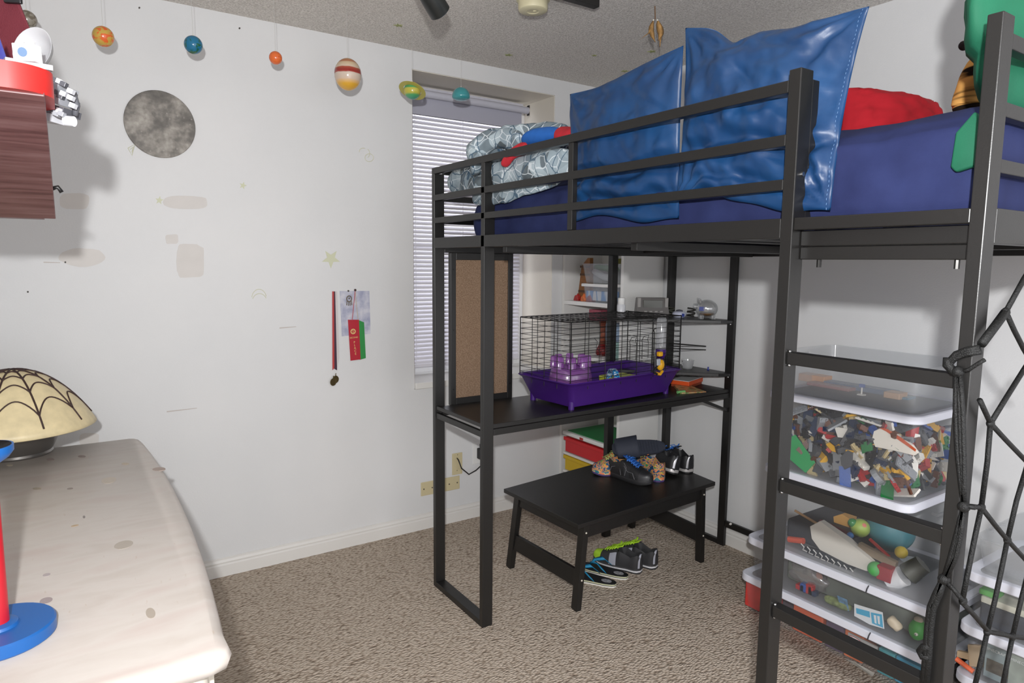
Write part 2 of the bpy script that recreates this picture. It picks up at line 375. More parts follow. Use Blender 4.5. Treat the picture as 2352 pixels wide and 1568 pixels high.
# desk
DZ = 0.806
dt = bx('desk_top', XF+0.02, -0.042, Y2+0.004, Y1-0.024, DZ-0.018, DZ, M_BLKW)
bx('desk_apron', xw, -0.042, Y2, Y2+0.016, DZ-0.044, DZ-0.0185, M_BLK); bx('desk_apron', xw, -0.47, Y1-0.022, Y1-0.006, DZ-0.044, DZ-0.0185, M_BLK)
bx('desk_side_rail', XF+0.004, XF+0.02, Y2+0.0235, Y1-0.0235, DZ-0.012, DZ+0.004); bx('desk_side_rail', XF+0.004, XF+0.02, Y2+0.0235, Y1-0.0235, DZ-0.05, DZ-0.026)
bx('desk_brace', -0.06, -0.042, Y2+0.034, Y1-0.024, DZ-0.05, DZ-0.02)
MB().bar((-0.25, Y2+0.008, DZ-0.03), (-0.035, Y2+0.008, DZ-0.11), 0.012, 0.014).build('desk_brace', M_BLK, bed)
# corner shelves: triangular boards from the shelf post to the wall post
for z in (1.147, 0.886):
    poly = [(-0.478, -0.60), (-0.44, -0.575), (-0.022, -0.575), (-0.022, -1.012), (-0.05, -1.012), (-0.10, -0.985)]
    sh = MB().loft([[(x, y, z-0.016) for x, y in poly], [(x, y, z) for x, y in poly]]).build('corner_shelf', M_BLKW, bed, bevel=0.002)
    MB().sphere((-0.046, -1.0, z-0.02), 0.006, 8, 6).build('screw', M_STEEL, sh, smooth=True)
# cork board standing at the back of the desk
cork_m = nodes_mat('cork', lambda N, L, co: (n_ramp(N, L, n_noise(N, L, co, 260, 4, 0, 0.7), [(0.3, '5d4a3a'), (0.5, '7d6754'), (0.7, '9a8370')]), n_noise(N, L, co, 300, 3), 0.3, 0.003), 0.9, 0.1)
cx0, cx1, cz0, cz1 = -1.385, -1.068, DZ-0.004, 1.455
cf = MB(); cf.box(cx0, cx0+0.026, -0.616, -0.594, cz0, cz1).box(cx1-0.026, cx1, -0.616, -0.594, cz0, cz1).box(cx0+0.026, cx1-0.026, -0.616, -0.594, cz0, cz0+0.03).box(cx0+0.026, cx1-0.026, -0.616, -0.594, cz1-0.03, cz1)
cb = cf.build('cork_board_frame', M_BLK, bed, bevel=0.002)
MB().box(cx0+0.024, cx1-0.024, -0.611, -0.597, cz0+0.028, cz1-0.028).build('cork_panel', cork_m, cb)
for xx in (cx0+0.013, cx1-0.013):
    for zz in (cz0+0.07, (cz0+cz1)/2, cz1-0.07): MB().cyl((xx, -0.6165, zz), (xx, -0.615, zz), 0.004, 0.004, 8).build('screw', M_DKBOLT, cb)
# ------------------------------------------------------------------ bedding
def navy(N, L, co):
    return n_ramp(N, L, n_noise(N, L, co, 9, 4), [(0.3, '22284d'), (0.7, '29315a')]), n_noise(N, L, co, 420, 2), 0.15, 0.002
M_NAVY = nodes_mat('navy_sheet', navy, 0.8, 0.2)
def mattress_pt(u, v):
    # v: round the section from front bottom over the top to the back bottom; u along the bed
    y = -0.80-1.775*u
    topz = 1.662+0.022*min(1, u/0.75)
    prof = [(-1.385, 1.494), (-1.398, 1.53), (-1.402, 1.60), (-1.392, topz-0.025), (-1.36, topz), (-1.28, topz+0.03), (-1.1, topz+0.045), (-0.7, topz+0.04), (-0.2, topz+0.02), (-0.09, topz-0.02), (-0.075, 1.6), (-0.085, 1.494)]
    t = v*(len(prof)-1); i = min(int(t), len(prof)-2); t -= i
    x = prof[i][0]*(1-t)+prof[i+1][0]*t; z = prof[i][1]*(1-t)+prof[i+1][1]*t
    e = min(1, min(u, 1-u)/0.03); cz = 1.58; z = cz+(z-cz)*(0.72+0.28*math.sqrt(max(e, 0))); x = -0.74+(x+0.74)*(0.975+0.025*math.sqrt(max(e, 0)))
    w_ = 0.010*fbm((y*2.2, z*3.5, x*1.5), 2.2)+0.004*fbm((y*7, z*5, x*5), 2)
    if z > 1.50: x -= w_*1.0; z += w_*0.4
    return (x, y, max(z, 1.4922))
mm = MB(); mm.grid(mattress_pt, 90, 70)
n_ = len(mm.v); mm.f += [tuple(j*90 for j in range(70)), tuple(j*90+89 for j in range(70))[::-1], tuple(list(range(90))[::-1]+[69*90+i for i in range(90)])]; mm.mi += [0, 0, 0]
matt = mm.build('mattress', M_NAVY, None, smooth=True, angle=50)
tag(matt, 'mattress in a navy blue sheet on the loft bed', 'mattress')
# big satin cushions: bilinear patch through four corners, puffed along its normal
def cushion(name, corners, thick, m, label, cat, wr=0.02, seed=0, n=44, sag=0.0, edge=0.55, pull=0.10, foldv=(), dips=(), grow=0.0, low=(), stitch=False):
    A, B, C_, D_ = [V(c) for c in corners]      # bottom-left, bottom-right, top-right, top-left
    nrm = ((B-A)+(C_-D_)).cross((D_-A)+(C_-B)).normalized()
    if nrm.dot(CAMLOC-A) < 0: nrm = -nrm
    def P(u, v, sgn):
        uu, vv = u*2-1, v*2-1
        # edges drawn in between the corners
        cu = 1-pull*(1-vv*vv)*abs(uu)**3; cv = 1-pull*(1-uu*uu)*abs(vv)**3
        u2, v2 = (uu*cu+1)/2, (vv*cv+1)/2
        p = (A*(1-u2)+B*u2)*(1-v2)+(D_*(1-u2)+C_*u2)*v2
        for (du, dw, dd) in dips: p = p-V((0, 0, 1))*dd*math.exp(-((u-du)/dw)**2)*max(0, v)**5
        for (du, dw, dd) in low: p = p-V((0, 0, 1))*dd*math.exp(-((u-du)/dw)**2)*max(0, 1-v)**5
        h = ((1-abs(uu)**2.2)*(1-abs(vv)**2.2))*(1+grow*v)
        h = max(h, 0)**edge
        rad = min(math.hypot(1-abs(uu), 1-abs(vv)), 1.0)
        ang = math.atan2(1-abs(vv), 1-abs(uu)+1e-6)
        w = wr*(0.9*math.sin(ang*13+seed+2*noise.noise(V((uu*2, vv*2, seed))))*math.exp(-rad*2.6)*min(1, rad*5)+0.8*fbm((uu*1.6+seed, vv*1.6, sgn), 1.5))
        for (fv, fd, fw) in foldv:
            h_ = math.exp(-((vv-fv+0.05*math.sin(uu*5+seed))/fw)**2); w -= fd*h_
        cr_ = noise.noise(V((uu*1.3+seed*1.7, vv*2.4+uu*0.8, 0.3*sgn))); w -= wr*0.3*max(0, 1-abs(cr_)*3)**2
        d = sgn*(thick*h)+(w if sgn > 0 else w*0.4)*min(1, h*1.6)
        return p+nrm*d
    mb = MB(); 
    mb.grid(lambda u, v: P(u, v, 1), n, n); mb.grid(lambda u, v: P(u, v, -0.8), n, n)
    # join rims
    off = n*n
    rim = [i for i in range(n)]+[j*n+n-1 for j in range(1, n)]+[(n-1)*n+i for i in range(n-2, -1, -1)]+[j*n for j in range(n-2, 0, -1)]
    for k in range(len(rim)):
        a, b = rim[k], rim[(k+1) % len(rim)]; mb.f.append((a, b, b+off, a+off)); mb.mi.append(0)
    o = mb.build(name, m, None, smooth=True); tag(o, label, cat)
    sm = MB(); K = 46
    for i in range(K):
        for (u0, v0, du, dv) in ((0.978, i/K, 0, 0.010),):
            a_, b_ = P(u0, v0, 1)+nrm*0.001, P(min(u0+du, 1), min(v0+dv, 1), 1)+nrm*0.001; sm.tube([a_, b_], 0.0006, 4)
    if stitch: sm.build('stitching', M_STITCH, o)
    return o
def satin(N, L, co):
    h = n_noise(N, L, co, 7, 4, 0.6); f = n_noise(N, L, co, 500, 2)
    return n_ramp(N, L, h, [(0.3, '10325a'), (0.7, '17426f')]), n_math(N, L, 'ADD', h, n_math(N, L, 'MULTIPLY', f, 0.03)), 0.22, 0.012
M_SATIN = nodes_mat('blue_satin', satin, 0.42, 0.45)
M_STITCH = mat('pale_stitch', '5f7ea6', 0.7)
M_STITCH = mat('pale_stitch', '5f7ea6', 0.7)
cL = [at(1310, 512, X=-1.418), at(1560, 500, X=-1.418), at(1570, 104, X=-1.36), at(1309, 212, X=-1.36)]
cushion('floor_cushion', cL, 0.034, M_SATIN, 'blue satin cushion beside the crumpled comforter, shorter of the two', 'cushion', 0.016, 1, 64, edge=0.62, pull=0.02, foldv=((-0.38, 0.03, 0.09), (-0.74, 0.024, 0.07)), grow=0.5, dips=((0.3, 0.3, 0.015),), low=((0.72, 0.16, 0.012), (0.3, 0.2, -0.015)))
cRr = [at(1552, 470, X=-1.424), at(1908, 482, X=-1.426), V((-1.30, -2.292, 1.957)), at(1574, 64, X=-1.34)]
cushion('floor_cushion', cRr, 0.046, M_SATIN, 'largest blue satin cushion with a pointed corner, behind the ladder post', 'cushion', 0.022, 5, 72, edge=0.62, pull=0.05, foldv=((-0.36, 0.024, 0.08), (-0.76, 0.014, 0.06)), grow=0.6, dips=((0.33, 0.10, 0.035), (0.6, 0.25, 0.02)), low=((0.2, 0.15, -0.03), (0.75, 0.15, 0.015)), stitch=True)
# comforter: folded grey-blue printed cloth heaped at the foot end
def comf(N, L, co):
    nz = N.new('ShaderNodeTexNoise'); nz.inputs['Scale'].default_value = 9; L.new(co, nz.inputs['Vector'])
    wp = N.new('ShaderNodeMixRGB'); wp.blend_type = 'ADD'; wp.inputs[0].default_value = 0.06; L.new(co, wp.inputs[1]); L.new(nz.outputs['Color'], wp.inputs[2]); wc = wp.outputs[0]
    v0 = n_voro(N, L, n_map(N, L, wc, (1, 1.5, 1.2), (0.3, 0.2, 0.7)), 15, out='Color'); s0 = n_sep(N, L, v0)
    base = n_ramp(N, L, s0[0], [(0.0, '474a4c'), (0.25, '76838b'), (0.45, 'a9b7bf'), (0.65, '8b9aa4'), (0.8, 'bccad0'), (1.0, '5f6a72')])
    base = n_mix(N, L, n_math(N, L, 'MULTIPLY', n_noise(N, L, co, 40, 3), 0.45), base, '8b9aa2')
    e1 = n_voro(N, L, n_map(N, L, wc, (1, 1.0, 1.4), (0.9, 0.2, 0.1)), 17, 'DISTANCE_TO_EDGE')
    base = n_mix(N, L, n_ramp(N, L, e1, [(0.0, (0.85, 0.85, 0.85)), (0.018, (0.85, 0.85, 0.85)), (0.03, (0, 0, 0))]), base, 'd9e0e4')
    e2 = n_voro(N, L, n_map(N, L, wc, (1, 1.3, 1), (0.8, 0.1, 0.5)), 11, 'DISTANCE_TO_EDGE')
    base = n_mix(N, L, n_ramp(N, L, e2, [(0.0, (0.8, 0.8, 0.8)), (0.016, (0.8, 0.8, 0.8)), (0.03, (0, 0, 0))]), base, '35536a')
    return base, n_noise(N, L, co, 500, 2), 0.1, 0.002
M_COMF = nodes_mat('printed_comforter', comf, 0.8, 0.2)
M_CRED = mat('comforter_red', 'b01f2c', 0.8, var=0.12, vscale=40); M_CBLUE = mat('comforter_blue', '1f62b4', 0.8, var=0.1, vscale=30)
comforter = thing('comforter', 'crumpled grey and blue printed comforter heaped at the foot of the bed', 'blanket', (-1.35, -1.15, 1.60))
def roll(pts, rad, m, name, seed, n=26, squash=(1, 1), amp=0.25, parent=None):
    """a fold of cloth: closed tube round a path, with folds that run along and across it"""
    pts = [V(p) for p in pts]; K = 46; path = []
    for i in range(K):
        t = i/(K-1)*(len(pts)-1); k = min(int(t), len(pts)-2); t -= k
        p0, p1, p2, p3 = pts[max(k-1, 0)], pts[k], pts[k+1], pts[min(k+2, len(pts)-1)]
        path.append(0.5*((2*p1)+(p2-p0)*t+(2*p0-5*p1+4*p2-p3)*t*t+(3*p1-p0-3*p2+p3)*t**3))
    rings = []
    for i, p in enumerate(path):
        t = (path[min(i+1, K-1)]-path[max(i-1, 0)]).normalized(); b = t.cross(V((0, 0, 1))).normalized(); a = b.cross(t)
        e = i/(K-1); cap = math.sqrt(max(0.0, 1-abs(2*e-1)**5)); cap = max(cap, 0.04)
        r0 = rad[0]*(1-e)+rad[-1]*e if len(rad) == 2 else rad[min(int(e*len(rad)), len(rad)-1)]
        ring = []
        for k in range(n):
            q = 2*math.pi*k/n; d = a*math.cos(q)*squash[1]+b*math.sin(q)*squash[0]
            pw = p+d*r0; s = 1+amp*fbm((pw.x*9+seed, pw.y*9, pw.z*9), 1.1)+amp*0.35*math.sin(q*3+e*9+seed)
            ring.append(tuple(p+d*r0*cap*s))
        rings.append(ring)
    return MB().loft(rings).build(name, m, parent, smooth=True)
a_ = lambda x, y, X: at(x, y, X=X)
roll([a_(1075, 360, -1.40), a_(1150, 330, -1.33), a_(1240, 318, -1.26), a_(1330, 330, -1.22)], (0.065, 0.05), M_COMF, 'fold', 1, squash=(0.75, 1.0), parent=comforter)
roll([a_(1112, 402, -1.415), a_(1180, 395, -1.41), a_(1260, 378, -1.40), a_(1345, 372, -1.38)], (0.045, 0.052), M_COMF, 'fold', 4, squash=(0.45, 1.0), amp=0.2, parent=comforter)
roll([a_(1035, 420, -1.37), a_(1075, 412, -1.37), a_(1110, 430, -1.39)], (0.05, 0.05), M_COMF, 'fold', 8, squash=(0.6, 1.0), amp=0.2, parent=comforter)
roll([a_(1085, 455, -1.412), a_(1150, 450, -1.418), a_(1215, 428, -1.416), a_(1290, 412, -1.40)], (0.034, 0.02), M_COMF, 'fold', 11, squash=(0.35, 1.0), amp=0.2, parent=comforter)
roll([a_(1205, 322, -1.33), a_(1250, 312, -1.32), a_(1300, 312, -1.31)], (0.036, 0.036), M_CBLUE, 'blue_fold', 15, squash=(1.0, 0.8), amp=0.15, parent=comforter)
roll([a_(1282, 312, -1.335), a_(1310, 312, -1.33), a_(1345, 318, -1.32)], (0.037, 0.037), M_CRED, 'red_fold', 18, squash=(1.0, 0.8), amp=0.15, parent=comforter)
roll([a_(1156, 380, -1.445), a_(1180, 352, -1.44), a_(1212, 334, -1.40)], (0.014, 0.02), M_CRED, 'red_fold', 21, amp=0.3, parent=comforter)
roll([a_(1092, 398, -1.43), a_(1098, 350, -1.40), a_(1135, 322, -1.37), a_(1200, 316, -1.34)], (0.046, 0.040), M_COMF, 'fold', 27, squash=(0.6, 1.0), amp=0.25, parent=comforter)
# red pillow and green cushion at the head end, striped plush behind
M_REDC = mat('red_cotton', '9c1a24', 0.9, spec=0.2, bump=0.15, bscale=22, var=0.1, vscale=14)
cush_red = [at(1925, 300, X=-1.16), at(2160, 275, X=-0.86), at(2148, 240, X=-0.80), at(1940, 200, X=-1.10)]
cush_red[0].z = 1.69; cush_red[1].z = 1.69
cushion('pillow', cush_red, 0.07, M_REDC, 'red cotton pillow lying on the navy mattress by the wall', 'pillow', 0.012, 9, 34, edge=0.5, pull=0.05)
M_GREEN = nodes_mat('green_cloth', lambda N, L, co: (n_ramp(N, L, n_noise(N, L, co, 6, 3), [(0.3, '175740'), (0.7, '1e6b4e')]), n_noise(N, L, co, 400, 2), 0.12, 0.002), 0.7, 0.3)
def gpt(u, v):
    a = 2*math.pi*u; b = math.pi*(v-0.5); d = V((math.cos(b)*math.cos(a), math.cos(b)*math.sin(a), math.sin(b)))
    c = V((-1.16, -2.525, 1.90)); r = V((0.23, 0.060, 0.21))
    p = V((c.x+d.x*r.x, c.y+d.y*r.y, c.z+d.z*r.z)); s = 0.012*fbm((d.x*1.3+2, d.y*1.3, d.z*1.3), 1.6)-0.012*math.exp(-((d.z+0.05+0.12*d.x)/0.07)**2)-0.015*math.exp(-((d.z+0.55)/0.08)**2)
    return p+d*s
gm = MB(); gm.grid(gpt, 48, 32, True)
tail = [at(2245, 262, X=-1.405), at(2215, 300, X=-1.412), at(2203, 345, X=-1.415), at(2208, 392, X=-1.412)]
gob = gm.build('floor_cushion', M_GREEN, None, smooth=True); tag(gob, 'big green cloth cushion against the end rails of the bed', 'cushion')
tmb = MB(); T_ = [at(2240, 255, X=-1.395), at(2252, 275, X=-1.395), at(2196, 305, X=-1.408), at(2250, 320, X=-1.408), at(2184, 384, X=-1.412), at(2196, 396, X=-1.412), at(2250, 378, X=-1.412)]
poly = [T_[0], T_[2], T_[4], T_[5], T_[6], T_[3], T_[1]]
tmb.loft([[tuple(p+V((-0.004, 0, 0))) for p in poly], [tuple(p+V((0.012, 0, 0))) for p in poly]]); tmb.build('hanging_corner', M_GREEN, gob, smooth=True, bevel=0.004)
plush = thing('plush_toy', 'orange and black striped plush toy behind the green cushion', 'toy', tuple(at(2225, 240, X=-0.95)))
stripe = nodes_mat('tiger_stripe', lambda N, L, co: n_ramp(N, L, n_noise(N, L, n_map(N, L, co, (3, 3, 34)), 1.0, 2), [(0.48, 'd9a45c'), (0.53, '1e1712')]), 0.9, 0.1)
roll([at(2226, 268, X=-0.93), at(2230, 225, X=-0.93), at(2248, 180, X=-0.95), at(2285, 130, X=-0.98)], (0.034, 0.042), stripe, 'body', 3, amp=0.08, parent=plush)
MB().sphere(at(2213, 105, X=-0.93), (0.014, 0.010, 0.011), 12, 8).build('ear', mat('plush_dark', '241a1c', 0.9), plush, smooth=True)
MB().tube([at(2213, 105, X=-0.93), at(2232, 92, X=-0.95), at(2262, 100, X=-0.99)], [0.008, 0.006, 0.006], 8).build('strap', mat('plush_dark', '241a1c', 0.9), plush, smooth=True)
# ------------------------------------------------------------------ bench under the bed
M_BENCH = mat('bench_black', '171615', 0.45, bump=0.06, bscale=50, stretch=(1, 6, 6))
bench = thing('bench', 'low black wooden bench under the loft bed', 'bench', (-0.68, -0.87, 0))
tc = [V((-1.155, -0.685, 0)), V((-1.135, -1.187, 0)), V((-0.266, -1.13, 0)), V((-0.197, -0.572, 0))]
BZ = 0.41
ctr = (tc[0]+tc[1]+tc[2]+tc[3])/4
MB().loft([[tuple(p+V((0, 0, BZ-0.018))) for p in tc], [tuple(p+V((0, 0, BZ))) for p in tc]]).build('bench_top', M_BENCH, bench, bevel=0.002)
foot = [V((-1.078, -0.628, 0)), V((-1.062, -1.095, 0)), V((-0.275, -1.066, 0)), V((-0.262, -0.585, 0))]
head = [p*0.86+ctr*0.14 for p in tc]
for f, h in zip(foot, head):
    MB().bar(f, V((h.x, h.y, BZ-0.018)), 0.036, 0.026, (1, 0, 0)).build('leg', M_BENCH, bench, bevel=0.002)
def mid(i, t): return V((foot[i].x*(1-t)+head[i].x*t, foot[i].y*(1-t)+head[i].y*t, (BZ-0.018)*t))
for i, j in ((0, 1), (3, 2)): MB().bar(mid(i, 0.36), mid(j, 0.36), 0.016, 0.075).build('stretcher', M_BENCH, bench, bevel=0.002)
for i, j in ((0, 1), (3, 2), (0, 3), (1, 2)): MB().bar(mid(i, 0.90), mid(j, 0.90), 0.014, 0.055).build('apron', M_BENCH, bench, bevel=0.002)
for i in (1, 2):
    for t in (0.90, 0.36): MB().sphere(mid(i, t)+V((0.0, -0.0185, 0)), 0.004, 8, 6).build('screw_cap', mat('cap_pale', 'c9c3b6', 0.5), bench)
# ------------------------------------------------------------------ dresser
def dtop(N, L, co):
    a = n_noise(N, L, n_map(N, L, co, (2, 6, 2)), 2.5, 5, 0.4); s = n_noise(N, L, n_map(N, L, co, (14, 3, 1)), 9, 2)
    c = n_ramp(N, L, a, [(0.3, 'bfb6ae'), (0.5, 'c8c1ba'), (0.72, 'c2b6af')])
    return n_mix(N, L, n_ramp(N, L, s, [(0.70, (0, 0, 0)), (0.78, (0.5, 0.5, 0.5))]), c, 'b5a493')
M_DTOP = nodes_mat('dresser_top_paint', dtop, 0.42, 0.4)
M_DRES = mat('dresser_cream', 'ddd7ca', 0.42, var=0.03, vscale=6)
dres = thing('dresser', 'long cream painted dresser with a bowed front and worn top', 'dresser', (-2.78, -1.2, 0))
DT = 0.78
front = []
for k in range(25):
    t = k/24; y = -0.40-1.575*t; b = 0.034*(1-(2*t-1)**2)
    front.append((-2.542+b, y))
def rnd_end(x, y0, y1): return None
outer = [(-3.05, -0.40)]+[(-2.56, -0.40), (-2.545, -0.408)]+front[1:-1]+[(-2.535, -1.965), (-2.543, -1.985), (-2.568, -1.995), (-3.05, -1.995)]
def inset(pl, d): return [(max(x-d, -3.05) if x > -3.04 else x, (y-d if y > -0.5 else (y+d if y < -1.955 else y))) for x, y in pl]
rings = []
for z, d in ((DT-0.045, 0.02), (DT-0.036, 0.004), (DT-0.022, 0.0), (DT-0.008, 0.005), (DT, 0.018)): rings.append([(x, y, z) for x, y in inset(outer, d)])
top_o = MB().loft(rings).build('dresser_top', [M_DTOP], dres, smooth=True, angle=50)
body = inset(outer, 0.035)
MB().loft([[(x, y, 0.06) for x, y in body], [(x, y, DT-0.045) for x, y in body]]).build('carcass', M_DRES, dres)
MB().box(-3.04, -2.60, -1.94, -0.45, 0.0, 0.06).build('plinth', M_DRES, dres)
# end panel pieces on the near end, corner stile rounded
MB().box(-3.03, -2.635, -1.974, -1.958, 0.10, DT-0.05).build('end_panel', M_DRES, dres, bevel=0.003)
MB().tube([(-2.60, -1.945, 0.07), (-2.60, -1.945, DT-0.046)], 0.03, 14).build('corner_stile', M_DRES, dres, smooth=True, angle=40)
for r in range(4):
    for c in range(2):
        ya, yb = -0.46-0.74*c, -0.46-0.74*c-0.71; z0 = 0.08+0.163*r
        f0 = []
        for k in range(9):
            y = ya+(yb-ya)*k/8; t = (-0.40-y)/1.62; f0.append((-2.542+0.034*(1-(2*t-1)**2)-0.036, y))
        mb = MB(); mb.loft([[(x, y, z0) for x, y in f0]+[(x+0.014, y, z0) for x, y in f0[::-1]], [(x, y, z0+0.15) for x, y in f0]+[(x+0.014, y, z0+0.15) for x, y in f0[::-1]]])
        d = mb.build('drawer', M_DRES, dres, bevel=0.003)
        for yy in (ya-0.18, yb+0.18):
            t = (-0.40-yy)/1.62; x = -2.542+0.034*(1-(2*t-1)**2)-0.024
            MB().lathe([(0.006, 0), (0.006, 0.012), (0.016, 0.018), (0.014, 0.026), (0.004, 0.03)], 12, Tm((x, yy, z0+0.075), (0, math.pi/2, 0))).build('knob', M_DRES, d, smooth=True)
# worn spots on the dresser top
def spot(px, py, rx, ry, c, seed, tilt=0.0, half=False):
    p = at(px, py, Z=DT); pts = []
    for k in range(18):
        a = 2*math.pi*k/18; q = at(px+rx*math.cos(a)*(0.35 if half and math.cos(a) > 0 else 1), py+ry*math.sin(a)+rx*math.cos(a)*tilt, Z=DT); pts.append(q)
    MB().loft([[(q.x, q.y, DT-0.002) for q in pts], [(q.x, q.y, DT+0.0006) for q in pts]]).build('worn_spot', mat('wear_'+c, c, 0.6), top_o)
for i, a in enumerate([(250, 1103, 17, 7, 'bdb3a7', -0.15), (284, 1251, 22, 9, 'b3aa9f', -0.2), (365, 1077, 15, 4, 'a8988f', -0.05), (116, 1055, 9, 3, '8a7d78', 0), (188, 1048, 9, 2.5, '8a7d78', 0),
                       (106, 1379, 15, 7, 'a79a9a', -0.2), (107, 1320, 9, 3.5, 'b3a9a9', -0.2), (346, 1408, 11, 12, 'b0a598', 0.1), (193, 1187, 3, 3, '8c8582', 0), (161, 1122, 7, 2, '948983', -0.1),
                       (288, 1065, 9, 2.5, 'b5a999', 0), (172, 1207, 9, 2, 'bba58a', -0.2), (85, 1122, 10, 2.5, 'a39888', 0), (50, 1040, 6, 2, 'a39888', 0), (22, 1068, 8, 2, 'a39888', 0)]):
    spot(*a[:5], i, a[5])
# ------------------------------------------------------------------ storage: bookcase in the corner
M_WHITE = mat('white_melamine', 'e2e1de', 0.4)
bk = thing('bookcase', 'tall white bookcase in the corner behind the loft bed', 'bookcase', (-0.16, -0.26, 0))
BX0, BX1 = -0.31, -0.014
MB().box(BX0, BX1, -0.022, -0.002, 0.0855, 1.72).build('side_panel', M_WHITE, bk, bevel=0.001)
MB().box(BX0, BX1, -0.518, -0.498, 0, 1.72).build('side_panel', M_WHITE, bk, bevel=0.001)
MB().box(BX1-0.008, BX1, -0.498, -0.022, 0.0, 1.72).build('back_panel', M_WHITE, bk)
for z in (0.06, 0.895, 1.20, 1.72): MB().box(BX0, BX1-0.008, -0.498, -0.022, z-0.022, z).build('shelf', M_WHITE, bk, bevel=0.001)
# ------------------------------------------------------------------ window blind and rod
M_SLAT = mat('blind_slat', 'dfdde4', 0.45)
blind = thing('window_blind', 'white slatted horizontal blind lowered in the window', 'blind', (-0.83, 0.26, 0.82))
bxa, bxb, by = WX0+0.02, WX1-0.075, 0.235
MB().box(bxa, bxb, by-0.028, by+0.028, WZ1-0.07, WZ1-0.02).build('head_rail', mat('head_rail', 'c9c8d2', 0.4), blind, bevel=0.002)
nsl = 62; zt, zb_ = WZ1-0.085, 0.862
sl = MB(); prof = [(-0.013, 0.004), (-0.006, 0.0065), (0, 0.0072), (0.006, 0.0065), (0.013, 0.004)]
tilt = math.radians(52)
pr = [(y*math.cos(tilt)-z*math.sin(tilt), y*math.sin(tilt)+z*math.cos(tilt)) for y, z in prof+[(y, z-0.0012) for y, z in prof[::-1]]]
sl.loft([[(x, y, z) for y, z in pr] for x in (bxa, bxb)])
proto = None
for k in range(nsl):
    z = zt-(zt-zb_)*k/(nsl-1)
    if proto is None: proto = sl.build('slat', M_SLAT, blind, local=True, smooth=True, angle=60); o = proto
    else: o = proto.copy(); COL.objects.link(o); o.parent = blind
    o.location = V((0, by, z))-blind.location; 
MB().box(bxa, bxb, by-0.013, by+0.013, 0.833, 0.852).build('bottom_rail', M_SLAT, blind, bevel=0.003)
for x in (bxa+0.10, (bxa+bxb)/2, bxb-0.10):
    for dy in (-0.013, 0.013): MB().cyl((x, by+dy, 0.84), (x, by+dy, WZ1-0.06), 0.0012, None, 6).build('ladder_cord', M_SLAT, blind)
MB().cyl((bxa+0.05, by-0.03, 1.35), (bxa+0.05, by-0.03, WZ1-0.06), 0.004, None, 8).build('tilt_wand', mat('wand_clear', 'c9ccd0', 0.2), blind, smooth=True)
rod = thing('roller_shade', 'grey roller shade rolled up above the window blind', 'shade', (-0.88, 0.1, 2.2))
MB().cyl((WX0+0.004, 0.1, 2.272), (-0.500, 0.1, 2.272), 0.019, None, 16).build('roll', mat('shade_grey', 'bdbdc8', 0.6), rod, smooth=True, angle=40)
MB().box(WX0+0.006, -0.53, 0.1175, 0.1195, 2.17, 2.276).build('hanging_cloth', mat('shade_cloth', 'a9a9b6', 0.7), rod)
MB().box(-0.500, -0.494, 0.09, 0.108, 2.245, 2.30).build('end_bracket', mat('bracket_dark', '2c2a2a', 0.4), rod)
# ------------------------------------------------------------------ hanging planets, wall stickers, awards
M_STR = mat('thread', 'b9b8b4', 0.6)
PY = -0.33
def planet(name, label, px, py, rpx, m, squash=1.0, half=False):
    c = at(px, py, Y=PY); d = (c-CAMLOC).dot(CF); r = rpx*d/FPX
    t = thing(name, label, 'planet model', tuple(c), group='hanging planet models')
    mb = MB()
    if half: mb.lathe([(0.004, -0.42*r), (0.62*r, -0.36*r), (0.93*r, -0.22*r), (r, -0.05*r), (0.97*r, 0.25*r), (0.85*r, 0.55*r), (0.6*r, 0.82*r), (0.3*r, 0.97*r), (0.004, 1.0*r)], 28)
    else: mb.sphere((0, 0, 0), (r, r, r*squash), 28, 18)
    mb.build('globe', m, t, smooth=True, local=True)
    MB().cyl((0, 0, r*squash), (0, 0, HC-c.z+0.001), 0.0006, None, 5).build('thread', M_STR, t, local=True)
    MB().cyl((0, 0, r*squash-0.002), (0, 0, r*squash+0.004), 0.0035, 0.002, 8).build('hook', mat('hook_clear', 'd8d4c4', 0.3), t, local=True)
    return t, r
def band(stops, scale=1.0, warp=2.0, axis=2, r=0.03):
    def fn(N, L, co):
        s = n_sep(N, L, co); nz = n_noise(N, L, n_map(N, L, co, (8, 8, 20)), 3.0, 3)
        f = n_math(N, L, 'ADD', n_math(N, L, 'MULTIPLY', s[axis], 0.5/r), 0.5)
        f = n_math(N, L, 'ADD', f, n_math(N, L, 'MULTIPLY', n_math(N, L, 'SUBTRACT', nz, 0.5), 0.03*warp))
        return n_ramp(N, L, f, stops)
    return fn
swirl = lambda a, b, sc, lo=0.47: (lambda N, L, co: n_ramp(N, L, n_noise(N, L, n_map(N, L, co, (1, 1, 1.6)), sc, 2, 1.5), [(lo, a), (lo+0.06, b)]))
planet('planet_model', 'orange and yellow marbled planet model on a thread', 237, 84, 22.5, nodes_mat('planet_venus', swirl('c2a04c', 'd9622c', 26, 0.49), 0.18, 0.6))
planet('planet_model', 'blue and green earth model on a thread', 444, 103, 20, nodes_mat('planet_earth', swirl('1f6b8f', '1d5a37', 20, 0.53), 0.12, 0.6))
planet('planet_model', 'smallest planet model, plain orange, on a thread', 633, 133, 14.5, nodes_mat('planet_mars', swirl('d96a34', 'a8431f', 40, 0.62), 0.18, 0.6))
planet('planet_model', 'largest planet model with red and cream bands', 799, 171, 30.5, nodes_mat('planet_jupiter', band([(0.0, 'd8a437'), (0.12, 'd9a63c'), (0.2, 'd8b07a'), (0.28, 'cdb7a4'), (0.47, 'c9b9aa'), (0.5, '9d3a30'), (0.56, '8e2f2a'), (0.66, 'a04a36'), (0.69, 'cbb7a2'), (0.85, 'c8b08e'), (0.9, 'ad6a45'), (1.0, 'b98a60')], r=0.0565), 0.14, 0.6), 1.16)
